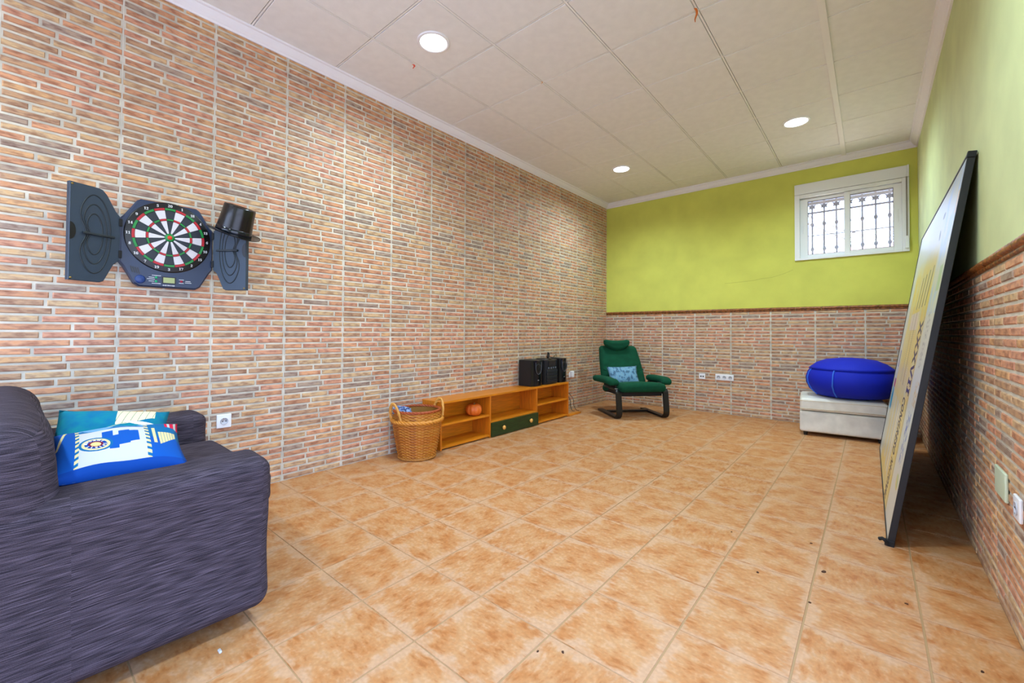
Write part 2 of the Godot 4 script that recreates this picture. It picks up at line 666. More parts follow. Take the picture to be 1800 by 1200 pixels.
# origin: lower corner of the wall; along: direction of the rows; out: the way the wall faces
func tile_wall(wall: Node3D, origin: Vector3, along: Vector3, out: Vector3, first: float, last: float, offset: float, top: float, skip: Callable, singles: int):
	var pitch := TILE / 11.0
	var h := pitch - 0.0115
	var slab := MB.new()
	slab.box(Vector3(0.0008, 0, -0.008), Vector3(TILE - 0.0008, TILE, 0), 0.0003)
	var slab_mesh := slab.mesh()
	var basis := Basis(along, Vector3.UP, out)
	var unit := MB.new()
	brick_shape(unit, Vector3.ZERO, Vector3(1, 0, 0), Vector3(0, 1, 0), Vector3(0, 0, 1), 0.02, 0.12)
	var unit_mesh := unit.mesh()
	var found := []
	var c0 := floori((first - offset) / TILE)
	var c1 := ceili((last - offset) / TILE)
	for c in range(c0, c1):
		for rr in ceili(top / TILE):
			var u0 := offset + c * TILE
			var y0 := rr * TILE
			var ua := maxf(u0, first)
			var ub := minf(u0 + TILE, last)
			var yb := minf(y0 + TILE, top)
			if ub - ua < 0.005 or yb - y0 < 0.005:
				continue
			if skip.call(ua + 0.01, ub - 0.01, y0, yb):
				continue
			var o: MeshInstance3D
			if ua == u0 and ub == u0 + TILE and yb == y0 + TILE:
				o = put("tile", slab_mesh, mats["mortar"], wall)
			else:
				var cut := MB.new()
				cut.box(Vector3(ua - u0 + 0.0008, 0, -0.008), Vector3(ub - u0 - 0.0008, yb - y0, 0), 0.0003)
				o = put("tile", cut, mats["mortar"], wall)
			o.transform = Transform3D(basis, origin + along * u0 + Vector3.UP * y0)
			var des: Array = designs[rr % designs.size()]
			for i in 11:
				var y := y0 + i * pitch + 0.006
				var y2 := minf(y + h, top - 0.001)
				if y2 - y < 0.006:
					continue
				for k in des[i]:
					var a := maxf(u0 + k[0] * TILE, first + 0.001)
					var b := minf(u0 + k[1] * TILE, last - 0.001)
					if b - a < 0.01:
						continue
					var p := origin + along * ((a + b) / 2) + Vector3.UP * ((y + y2) / 2)
					var d := p - eye
					var big := 0.0
					if on_screen(p):
						big = (b - a) * (y2 - y) * absf(d.normalized().dot(out)) / d.length_squared()
					found.append([big, a, b, y, y2, k[2]])
	found.sort_custom(func(p, q): return p[0] > q[0])
	var rest := MB.new()
	rest.colored = true
	var wob := RandomNumberGenerator.new()
	wob.seed = 77
	for i in found.size():
		var f = found[i]
		var w: float = f[2] - f[1]
		var hh: float = f[4] - f[3]
		var deep := 0.0030 + wob.randf() * 0.0014
		if i < singles and f[0] > 0.0:
			var o := put("brick", unit_mesh, brick_tones[f[5]].mat, wall)
			o.transform = Transform3D(Basis(along * w, Vector3.UP * hh, out * deep), origin + along * f[1] + Vector3.UP * f[3])
		else:
			rest.c = brick_tones[f[5]].color * (0.93 + 0.12 * wob.randf())
			brick_shape(rest, origin + along * f[1] + Vector3.UP * f[3], along * w, Vector3.UP * hh, out * deep, 0.003 / w, 0.12)
	if rest.n() > 0:
		var o := put("brick_courses", rest, mats["brick_glaze_mixed"], wall)
		o.set_meta("kind", "stuff")

func brick_shape(m: MB, o: Vector3, u: Vector3, w: Vector3, d: Vector3, bu: float, bw: float):
	var i0 := m.n()
	var a := o; var b := o + u; var c := o + u + w; var e := o + w
	var a2 := o + u * bu + w * bw + d; var b2 := o + u * (1 - bu) + w * bw + d
	var c2 := o + u * (1 - bu) + w * (1 - bw) + d; var e2 := o + u * bu + w * (1 - bw) + d
	m.quad(a2, b2, c2, e2)
	m.quad(a, b, b2, a2)
	m.quad(b, c, c2, b2)
	m.quad(c, e, e2, c2)
	m.quad(e, a, a2, e2)
	# the open back lies against the tile; turn the faces outwards
	var nrm := (m.v[i0 * 3 + 1] - m.v[i0 * 3]).cross(m.v[i0 * 3 + 2] - m.v[i0 * 3])
	if nrm.dot(d) > 0.0:
		m.flip(i0)

func make_bricks():
	make_designs()
	var none := func(_a, _b, _c, _d): return false
	# left wall: joints measured at z = -0.392 - 0.4503 n
	tile_wall(get_node("wall_left"), Vector3(XL, 0, 0), Vector3(0, 0, -1), Vector3(1, 0, 0), -ZN, -ZF, 0.3919 - 5 * TILE, YM + 0.03, none, 300)
	tile_wall(get_node("wall_far"), Vector3(XL, 0, ZF), Vector3(1, 0, 0), Vector3(0, 0, 1), 0.0, XR - XL, -0.012, RAIL, none, 300)
	tile_wall(get_node("wall_right"), Vector3(XR, 0, ZF), Vector3(0, 0, 1), Vector3(-1, 0, 0), 0.0, DZ0 - ZF, 0.0, RAIL, none, 300)

# ---------------------------------------------------------------- cornice, rail
func cornice(called: String, a: Vector3, b: Vector3, out: Vector3):
	var prof := [Vector2(0, 0), Vector2(0.012, 0), Vector2(0.014, 0.014), Vector2(0.022, 0.018), Vector2(0.034, 0.030), Vector2(0.046, 0.048), Vector2(0.050, 0.056), Vector2(0.064, 0.058), Vector2(0.066, 0.072), Vector2(0.0, 0.072)]
	var m := MB.new()
	var rings := []
	for e in [a, b]:
		var ring := []
		for p in prof:
			ring.append(e + out * p.x + Vector3.UP * p.y)
		rings.append(ring)
	m.loft(rings, -1)
	setting(called, m, mats["cornice_white"])

func rail(called: String, a: Vector3, b: Vector3, out: Vector3, y: float):
	var holder := setting_node(called)
	var d := (b - a).normalized()
	var total := a.distance_to(b)
	var piece := 0.247
	var k := 0
	while k * (piece + 0.003) < total - 0.01:
		var l0 := k * (piece + 0.003)
		var l1 := minf(l0 + piece, total)
		var rings := []
		var seg := 16
		for i in seg + 1:
			var l := lerpf(l0, l1, float(i) / seg)
			var ring := []
			var tw := sin(l / 0.045 * TAU)
			# foot fillet, then a twisted rope bead
			ring.append(Vector2(0.0, 0.0))
			ring.append(Vector2(0.008, 0.0))
			ring.append(Vector2(0.011, 0.008))
			ring.append(Vector2(0.010, 0.014))
			for j in 7:
				var an := -PI / 2 + PI * j / 6.0
				var rad := 0.0155 + 0.0022 * sin(l / 0.045 * TAU + an * 2.0)
				ring.append(Vector2(0.006 + cos(an) * rad, 0.031 + sin(an) * rad + 0.0006 * tw))
			ring.append(Vector2(0.0, 0.048))
			var r3 := []
			for p in ring:
				r3.append(a + d * l + out * p.x + Vector3.UP * (y + p.y))
			rings.append(r3)
		var m := MB.new()
		m.loft(rings, 0)
		put("rail_tile", m, mats["rail_terracotta"], holder)
		k += 1

func make_trims():
	cornice("trim_1", Vector3(XL, YM, ZN), Vector3(XL, YM, ZF), Vector3(1, 0, 0))
	cornice("trim_2", Vector3(XL, YM, ZF), Vector3(XR, YM, ZF), Vector3(0, 0, 1))
	cornice("trim_3", Vector3(XR, YM, ZF), Vector3(XR, YM, ZN), Vector3(-1, 0, 0))
	rail("trim_4", Vector3(XL, 0, ZF), Vector3(XR, 0, ZF), Vector3(0, 0, 1), RAIL - 0.004)
	rail("trim_5", Vector3(XR, 0, ZF), Vector3(XR, 0, DZ0), Vector3(-1, 0, 0), RAIL)

# ---------------------------------------------------------------- window and outside
func bar_box(b: MB, x0, x1, y0, y1, z0, z1, bev := 0.003):
	b.box(Vector3(x0, y0, z0), Vector3(x1, y1, z1), bev)

func make_window():
	var w := setting_node("window_1")
	var f := ZF + 0.022
	var m: Material = mats["upvc_white"]
	var b := MB.new()
	bar_box(b, WX0, WX0 + 0.05, WY0, 2.745, ZF - 0.12, f)
	bar_box(b, 0.262, 0.318, WY0, 2.745, ZF - 0.12, f)
	bar_box(b, WX0 + 0.05, 0.262, WY0, WY0 + 0.028, ZF - 0.12, f)
	bar_box(b, WX0 + 0.05, 0.262, 2.705, 2.745, ZF - 0.12, f)
	put("frame", b, m, w)
	b = MB.new()
	bar_box(b, WX0, 0.302, 2.748, WY1, ZF - 0.2, f + 0.004, 0.004)
	bar_box(b, 0.302, 0.318, 2.748, WY1 + 0.004, ZF - 0.2, f + 0.008, 0.003)
	put("shutter_box", b, m, w)
	# two sliding sashes
	for s in [[-0.64, -0.165, -0.564, -0.216, ZF - 0.035], [-0.222, 0.262, -0.168, 0.194, ZF - 0.002]]:
		b = MB.new()
		var zb: float = s[4] - 0.03
		bar_box(b, s[0], s[2], 1.984, 2.70, zb, s[4])
		bar_box(b, s[3], s[1], 1.984, 2.70, zb, s[4])
		bar_box(b, s[2], s[3], 1.984, 2.022, zb, s[4])
		bar_box(b, s[2], s[3], 2.664, 2.70, zb, s[4])
		var sash := put("sash", b, m, w)
		b = MB.new()
		bar_box(b, s[2] - 0.004, s[3] + 0.004, 2.018, 2.668, zb + 0.011, zb + 0.016, 0.0)
		put("pane", b, mats["window_glass"], sash)
		b = MB.new()
		for e in [[s[2], s[2] + 0.004, 2.022, 2.664], [s[3] - 0.004, s[3], 2.022, 2.664], [s[2], s[3], 2.022, 2.026], [s[2], s[3], 2.660, 2.664]]:
			bar_box(b, e[0], e[1], e[2], e[3], zb + 0.016, s[4] - 0.004, 0.0)
		put("seal", b, mats["black_matte"], sash)
		b = MB.new()
		var hx: float = s[0] + 0.03 if s[0] < -0.4 else s[1] - 0.035
		bar_box(b, hx - 0.007, hx + 0.007, 2.28, 2.42, s[4], s[4] + 0.009, 0.003)
		put("handle", b, m, sash)
	b = MB.new()
	bar_box(b, 0.291, 0.303, 2.11, 2.75, f + 0.010, f + 0.012, 0.0)
	put("shutter_strap", b, mat("strap_grey", Color(0.55, 0.52, 0.48), 0.9), w)
	b = MB.new()
	bar_box(b, 0.283, 0.313, 1.985, 2.115, f, f + 0.022, 0.004)
	bar_box(b, 0.289, 0.307, 2.108, 2.116, f + 0.004, f + 0.026, 0.0)
	put("strap_winder", b, m, w)
	b = MB.new()
	for k in 3:
		bar_box(b, WX0 + 0.03, 0.29, 2.632 + 0.04 * k, 2.670 + 0.04 * k, -6.372, -6.360, 0.004)
	put("roller_shutter", b, mat("shutter_grey", Color(0.70, 0.70, 0.71), 0.5), w)
	# iron grille outside the glass
	var iron := mat("grille_paint", Color(0.45, 0.45, 0.46), 0.6)
	var gz := -6.41
	for k in 10:
		b = MB.new()
		var x := -0.531 + 0.1165 * (k - 1)
		b.box(Vector3(x - 0.008, 1.93, gz - 0.008), Vector3(x + 0.008, 2.74, gz + 0.008), 0.002)
		for yk in [2.40, 2.10]:
			b.lathe(Vector3(x, yk, gz), [Vector2(0.008, -0.026), Vector2(0.017, -0.012), Vector2(0.019, 0.0), Vector2(0.017, 0.012), Vector2(0.008, 0.026)], 8)
		# five-lobed leaf
		var leaf := PackedVector2Array()
		for q in [[0, 0.056], [0.013, 0.020], [0.040, 0.024], [0.026, 0.002], [0.032, -0.026], [0.012, -0.018], [0.0, -0.05], [-0.012, -0.018], [-0.032, -0.026], [-0.026, 0.002], [-0.040, 0.024], [-0.013, 0.020]]:
			leaf.append(Vector2(x + q[0], 2.615 + q[1]))
		var i0 := b.n()
		b.plate(leaf, 0.0, 0.012)
		b.moved(i0, Transform3D(Basis(), Vector3(0, 0, gz + 0.004)))
		put("grille_bar", b, iron, w)
	for y in [[2.545, 0.010], [2.266, 0.0045]]:
		b = MB.new()
		b.box(Vector3(WX0 - 0.05, y[0] - y[1], gz - 0.006), Vector3(WX1 + 0.03, y[0] + y[1], gz + 0.006))
		put("grille_rail", b, iron, w)
	# crack lines in the far wall paint
	b = MB.new()
	var pts := [Vector2(-1.47, 1.735), Vector2(-1.30, 1.742), Vector2(-1.12, 1.752), Vector2(-1.05, 1.768), Vector2(-0.93, 1.775), Vector2(-0.80, 1.812), Vector2(-0.71, 1.85)]
	for i in pts.size() - 1:
		var d: Vector2 = (pts[i + 1] - pts[i]).orthogonal().normalized() * 0.0011
		b.quad(Vector3(pts[i].x + d.x, pts[i].y + d.y, ZF + 0.0006), Vector3(pts[i + 1].x + d.x, pts[i + 1].y + d.y, ZF + 0.0006), Vector3(pts[i + 1].x - d.x, pts[i + 1].y - d.y, ZF + 0.0006), Vector3(pts[i].x - d.x, pts[i].y - d.y, ZF + 0.0006))
	put("paint_crack", b, mat("crack", Color(0.58, 0.58, 0.24), 0.9), get_node("wall_far"))

func make_outside():
	var b := MB.new()
	b.box(Vector3(-30, 1.6, -40), Vector3(30, 1.84, ZF - T - 0.02))
	setting("ground_outside", b, mat("patio", Color(0.86, 0.78, 0.74), 0.9))
	b = MB.new()
	b.box(Vector3(XR + T + 0.02, -0.3, ZF - T), Vector3(18, -0.03, ZN + T))
	b.box(Vector3(-14, -0.3, ZN + T), Vector3(18, -0.03, 16))
	setting("ground_yard", b, mat("yard_concrete", Color(0.62, 0.62, 0.64), 0.9))
	# stair rail climbing to the left beyond the grille
	var r := thing("stair_railing", "pale metal stair railing seen outside through the barred window", "railing", Vector3(-0.475, 1.84, -7.6))
	var paint := mat("rail_paint", Color(0.55, 0.55, 0.56), 0.6)
	var slope := -0.277 / 0.412
	for q in [[0.95, 0.016], [0.835, 0.012]]:
		b = MB.new()
		b.tube([Vector3(-0.9, 0.0 + q[0] - 0.206 * 0 + 0.9 * -slope - 0.14, 0), Vector3(0.23, q[0] + 0.23 * slope - 0.14, 0)], q[1], 8)
		put("handrail", b, paint, r)
	for k in 10:
		var x := -0.88 + 0.122 * k
		b = MB.new()
		var yt := 0.835 - 0.14 + x * slope
		b.tube([Vector3(x, maxf(yt - 0.62, 0.0), 0), Vector3(x, yt, 0)], 0.008, 6)
		put("baluster", b, paint, r)
	b = MB.new()
	b.box(Vector3(0.215, 0, -0.03), Vector3(0.275, 0.72, 0.03), 0.004)
	put("newel_post", b, paint, r)
	# garden wall with a lattice on top
	var g := thing("garden_wall", "low pinkish garden wall with lattice fence outside the window", "wall", Vector3(0.6, 1.84, -10.2))
	b = MB.new()
	b.box(Vector3(-3.2, 0, -0.1), Vector3(3, 0.84, 0.1), 0.01)
	put("wall_body", b, mat("pink_render", Color(0.92, 0.80, 0.78), 0.9), g)
	b = MB.new()
	for k in 44:
		var x := -0.83 + k * 0.085
		for s in [-1.0, 1.0]:
			var i0 := b.n()
			b.box(Vector3(-0.008, -0.19, -0.005), Vector3(0.008, 0.19, 0.005))
			b.moved(i0, Transform3D(Basis(Vector3.BACK, 0.72 * s), Vector3(x, 0.98, 0.006 * s)))
	var lat := put("lattice", b, mat("lattice_grey", Color(0.68, 0.68, 0.68), 0.8), g)
	lat.set_meta("kind", "stuff")
	b = MB.new()
	b.box(Vector3(-0.85, 0.84, -0.02), Vector3(-0.80, 1.12, 0.02))
	b.box(Vector3(-0.85, 1.10, -0.02), Vector3(3.0, 1.13, 0.02))
	put("lattice_frame", b, mat("lattice_grey", Color(0.68, 0.68, 0.68)), g)

# ---------------------------------------------------------------- ceiling lights
func make_lamps():
	var glow := mat("led_glow", Color(1, 1, 1), 0.5)
	glow.emission_enabled = true
	glow.emission = Color(0.97, 1.0, 1.0)
	glow.emission_energy_multiplier = 4.0
	var spots := [[-2.32, -1.93, "near the dartboard wall"], [-2.34, -4.98, ""], [-0.53, -4.95, ""], [-0.53, -1.93, ""], [-2.32, 0.9, ""], [-0.53, 0.9, ""]]
	var labels := ["round white recessed ceiling light beside a red scrap of tape", "round white recessed ceiling light above the green armchair corner", "round white recessed ceiling light close to the barred window", "round white recessed ceiling light over the near end of the board", "round white recessed ceiling light above the sofa", "round white recessed ceiling light beside the doorway"]
	for i in spots.size():
		var t := thing("ceiling_light", labels[i], "light", Vector3(spots[i][0], YC, spots[i][1]), 0.0, "recessed ceiling lights")
		var b := MB.new()
		b.lathe(Vector3.ZERO, [Vector2(0.094, 0.0), Vector2(0.094, -0.007), Vector2(0.098, -0.010), Vector2(0.108, -0.010), Vector2(0.114, -0.006), Vector2(0.114, 0.0)], 48)
		put("bezel", b, mats["white_plastic"], t)
		b = MB.new()
		b.lathe(Vector3.ZERO, [Vector2(0.001, 0.0), Vector2(0.094, 0.0), Vector2(0.094, -0.006), Vector2(0.001, -0.006)], 48)
		put("diffuser", b, glow, t)
		var l := SpotLight3D.new()
		l.name = "lamp_light"
		l.spot_angle = 80.0
		l.spot_angle_attenuation = 1.0
		l.light_size = 0.09
		l.light_energy = LAMP_ENERGY
		l.light_color = Color(0.86, 0.955, 1.0)
		l.spot_range = 12.0
		l.spot_attenuation = 2.0
		l.shadow_enabled = true
		t.add_child(l)
		l.position = Vector3(0, -0.02, 0)
		l.rotation.x = -PI / 2

# ---------------------------------------------------------------- sofa
func fabric(key: String, sd: int) -> StandardMaterial3D:
	var n := 384
	var im := Image.create(n, n, false, Image.FORMAT_RGB8)
	var a := FastNoiseLite.new()
	a.seed = sd
	a.frequency = 1.0
	a.fractal_octaves = 2
	var b := FastNoiseLite.new()
	b.seed = sd + 5
	b.frequency = 1.0
	b.fractal_octaves = 1
	for y in n:
		for x in n:
			var line := a.get_noise_2d(x * 0.005, y * 0.16)
			var fine := b.get_noise_2d(x * 0.014, y * 0.55)
			var tick := b.get_noise_2d(x * 0.5 + 900.0, y * 0.6)
			var v := 0.29 + 0.08 * line + 0.16 * fine + 0.06 * tick
			v = clampf(v, 0.12, 0.7)
			im.set_pixel(x, y, Color(v * 0.90, v * 0.80, v * 0.90))
	var m := mat(key, Color.WHITE, 0.95, 0.0, 0.2)
	m.albedo_texture = ImageTexture.create_from_image(im)
	m.uv1_scale = Vector3(2.0, 3.0, 1)
	relief(m, m.albedo_texture, 0.15)
	return m

func make_sofa():
	var fab := fabric("slub_fabric", 11)
	var s := thing("sofa", "dark grey slub fabric covered two seat sofa with padded arms", "sofa", Vector3(-2.34, 0, 0.0))
	# local x: -0.66 (far arm) .. 0.64 (near arm); z: -0.66 (front) .. 0.42 (back)
	var wav := FastNoiseLite.new()
	wav.seed = 4
	wav.frequency = 2.2
	var soft := func(b: MB, amp: float):
		for i in b.v.size():
			var p := b.v[i]
			b.v[i] = p + Vector3(wav.get_noise_3d(p.x, p.y, p.z), wav.get_noise_3d(p.x + 9, p.y, p.z) * 0.6, wav.get_noise_3d(p.x, p.y + 7, p.z)) * amp
	var b := MB.new()
	b.rbox(Vector3(-0.01, 0.21, -0.12), Vector3(1.24, 0.32, 1.02), 0.04, 3, 6)
	soft.call(b, 0.008)
	put("base", b, fab, s)
	for q in [[0.53, -0.125, 0.215, 1.07, 0.607, 0.05], [-0.545, -0.16, 0.24, 1.14, 0.615, 0.05]]:
		b = MB.new()
		b.rbox(Vector3(q[0], (q[4] + q[5]) / 2, q[1]), Vector3(q[2], q[4] - q[5], q[3]), 0.055, 4, 10)
		# the arm sags towards its middle and its hem lifts towards the front
		for i in b.v.size():
			var p := b.v[i]
			p.y -= 0.012 * (1.0 - pow((p.z + 0.13) / 0.54, 2.0)) * smoothstep(0.3, 0.6, p.y)
			b.v[i] = p
		soft.call(b, 0.010)
		put("arm", b, fab, s)
	b = MB.new()
	b.rbox(Vector3(-0.005, 0.462, 0.115), Vector3(1.27, 0.71, 0.46), 0.10, 5, 10)
	for i in b.v.size():
		var p := b.v[i]
		p.z += 0.03 * smoothstep(0.45, 0.9, p.y)
		p.y += 0.02 * (1.0 - pow(p.x / 0.64, 2.0)) * smoothstep(0.6, 0.9, p.y)
		b.v[i] = p
	soft.call(b, 0.016)
	put("backrest", b, fab, s)
	for q in [-0.205, 0.19]:
		b = MB.new()
		b.rbox(Vector3(q, 0.40, -0.34), Vector3(0.40, 0.16, 0.84), 0.05, 4, 6)
		soft.call(b, 0.010)
		put("seat_cushion", b, fab, s)
	var tex := nautical_print()
	var m := mat("nautical_print", Color.WHITE, 0.85, 0.0, 0.3)
	m.albedo_texture = tex
	var o := put("throw_pillow", cushion(0.36, 0.31, 0.11, 20), m)
	tag(o, "blue and white nautical print pillow with life ring on sofa", "pillow", "nautical pillows on the sofa")
	place_cushion(o, Vector3(-2.000, 0.645, -0.262), Vector3(0.33, 0.94, 0.0), Vector3(0.0, -0.22, -1.0))
	var m2 := mat("ship_print", Color.WHITE, 0.85, 0.0, 0.3)
	m2.albedo_texture = ship_print()
	o = put("throw_pillow", cushion(0.36, 0.36, 0.13, 20), m2)
	tag(o, "teal pillow with cream sailing ship print behind nautical pillow", "pillow", "nautical pillows on the sofa")
	place_cushion(o, Vector3(-2.33, 0.612, -0.275), Vector3(0.62, 0.78, 0.0), Vector3(0.0, -0.34, -1.0))
	mark_letters()

# face: the way the front of the cushion looks; right: its horizontal axis
func place_cushion(o: Node3D, at: Vector3, face: Vector3, right: Vector3):
	var z := face.normalized()
	var x := (right - z * right.dot(z)).normalized()
	o.transform = Transform3D(Basis(x, z.cross(x), z), at)

func cushion(w: float, h: float, t: float, n: int) -> MB:
	var b := MB.new()
	for side in [1.0, -1.0]:
		var g := []
		for i in n + 1:
			var row := []
			for j in n + 1:
				var u := -1.0 + 2.0 * i / n
				var v := -1.0 + 2.0 * j / n
				var k := pow(maxf(0.0, 1.0 - pow(absf(u), 2.6)), 0.62) * pow(maxf(0.0, 1.0 - pow(absf(v), 2.6)), 0.62)
				var px := u * w / 2 * (1.0 - 0.07 * (1.0 - v * v) * u * u)
				var py := v * h / 2 * (1.0 - 0.07 * (1.0 - u * u) * v * v)
				var wr := 0.004 * sin(u * 7.0 + v * 3.0) * k
				row.append(Vector3(px, py, side * (t / 2 * k + wr)))
			g.append(row)
		for i in n:
			for j in n:
				var ua := Vector2(float(i) / n, 1.0 - float(j) / n)
				var ub := Vector2(float(i + 1) / n, 1.0 - float(j) / n)
				var uc := Vector2(float(i + 1) / n, 1.0 - float(j + 1) / n)
				var ud := Vector2(float(i) / n, 1.0 - float(j + 1) / n)
				if side > 0:
					b.quad(g[i][j], g[i + 1][j], g[i + 1][j + 1], g[i][j + 1], 0, ua, ub, uc, ud)
				else:
					b.quad(g[i][j], g[i][j + 1], g[i + 1][j + 1], g[i + 1][j], 0, ua, ud, uc, ub)
	b.orient(0)
	return b

func nautical_print() -> ImageTexture:
	var n := 320
	var im := Image.create(n, n, false, Image.FORMAT_RGB8)
	var blue := Color(0.03, 0.31, 0.64)
	var deep := Color(0.03, 0.25, 0.57)
	var white := Color(0.75, 0.75, 0.75)
	var sky := Color(0.42, 0.62, 0.80)
	var cream := Color(0.84, 0.78, 0.57)
	var teal := Color(0.04, 0.38, 0.58)
	for y in n:
		for x in n:
			var u := float(x) / n
			var v := float(y) / n
			var c := white
			# rounded pale waves along the top
			if v < 0.26:
				c = teal
				for k in 5:
					var p := Vector2((u - 0.14 - 0.2 * k) / 0.11, (v - 0.10 - 0.05 * (k % 2)) / 0.085)
					if p.length() < 1.0:
						c = sky
				if u < 0.20 and v > 0.03:
					c = white
			if v > 0.235 and v < 0.27:
				c = white
			# letters of the print: two blue bars
			if v > 0.30 and v < 0.74:
				var e := u - 0.31
				if (e > 0.05 and e < 0.13 and v < 0.45) or (e > 0.06 and e < 0.22 and v > 0.42 and v < 0.60) or (e > 0.17 and e < 0.25 and v > 0.34 and v < 0.62) or (e > 0.10 and e < 0.17 and v > 0.58 and v < 0.68):
					c = blue
				if u > 0.50 and u < 0.63 and v > 0.40 - (u - 0.5) and v < 0.60 and v > 0.36:
					c = blue
			# left border: blue flag and twisted rope
			if u < 0.17:
				c = blue
				if absf(u - 0.06 + (v - 0.3) * 0.2) < 0.012 and v < 0.45:
					c = cream
			elif u < 0.20:
				c = cream if fposmod(v * 11.0 + u * 8.0, 1.0) < 0.55 else teal
			# right border: rope, then a schooner on blue
			if u > 0.68 and u < 0.715:
				c = cream if fposmod(v * 11.0 - u * 8.0, 1.0) < 0.55 else teal
			elif u >= 0.715:
				c = blue if v > 0.52 else teal
				var q := Vector2((u - 0.73) / 0.25, (v - 0.28) / 0.42)
				if q.x > 0.05 and q.x < 0.16 and q.y > 0.0 and q.y < 0.9:
					c = cream
				if q.x > 0.25 and q.x < 0.9 and q.y > 0.25 and q.y < 0.95 - 0.7 * (q.x - 0.25):
					c = cream
					if fposmod(q.x * 9.0, 1.0) < 0.12:
						c = teal
				if q.y < -0.1 and q.x > 0.55:
					c = Color(0.80, 0.10, 0.25) if fposmod(q.x * 4.0, 1.0) < 0.6 else white
			# life ring
			var d := Vector2((u - 0.315) * 1.19, v - 0.56).length()
			if d < 0.145:
				c = teal if d > 0.122 else cream if d > 0.095 else deep
				if d < 0.092 and d > 0.045:
					c = Color(0.45, 0.10, 0.22) if d < 0.066 else deep
				if d <= 0.045:
					c = Color(0.94, 0.80, 0.52)
			if v > 0.89:
				c = deep
			im.set_pixel(x, y, c)
	return ImageTexture.create_from_image(im)

func ship_print() -> ImageTexture:
	var n := 256
	var im := Image.create(n, n, false, Image.FORMAT_RGB8)
	var no := FastNoiseLite.new()
	no.seed = 61
	no.frequency = 0.02
	for y in n:
		for x in n:
			var u := float(x) / n
			var v := float(y) / n
			var k := no.get_noise_2d(x, y)
			var c := Color(0.02, 0.42, 0.58).lerp(Color(0.06, 0.50, 0.56), 0.5 + k)
			if u > 0.50 and u < 0.86 and v > 0.04 and v < 0.30 - 0.08 * sin(u * 9.0):
				c = Color(0.90, 0.87, 0.70)
				if fposmod(u * 16.0 + v * 3.0, 1.0) < 0.07:
					c = Color(0.35, 0.42, 0.40)
			if u > 0.56 and u < 0.90 and v > 0.30 and v < 0.36 and absf(v - 0.33) < 0.03 * sin((u - 0.56) * 9.2):
				c = Color(0.86, 0.88, 0.86)
			if absf(v - (0.62 - 0.45 * u)) < 0.006 and u < 0.6:
				c = Color(0.62, 0.70, 0.62)
			im.set_pixel(x, y, c)
	return ImageTexture.create_from_image(im)

# the little letters round the life ring
func mark_letters():
	var pil: Node3D = get_node("throw_pillow")
	var font := SystemFont.new()
	font.font_names = PackedStringArray(["Droid Sans"])
	font.font_weight = 700
	var word := "MALANI SPIRIT "
	for i in word.length():
		if word[i] == " ":
			continue
		var t := TextMesh.new()
		t.text = word[i]
		t.font = font
		t.font_size = 16
		t.pixel_size = 0.0007
		t.depth = 0.0006
		var o := put("ring_letter", t, mat("ring_white", Color(0.93, 0.93, 0.9), 0.8), pil)
		var a := PI * 0.95 - TAU * i / word.length()
		var u := 0.315 + cos(a) * 0.079 / 1.19
		var v := 0.56 - sin(a) * 0.079
		var uu := -1.0 + 2.0 * u
		var vv := 1.0 - 2.0 * v
		var k := pow(1.0 - pow(absf(uu), 2.6), 0.62) * pow(1.0 - pow(absf(vv), 2.6), 0.62)
		o.position = Vector3(uu * 0.18, vv * 0.155, 0.055 * k + 0.004 * sin(uu * 7.0 + vv * 3.0) * k + 0.0012)
		o.rotation.z = a - PI / 2

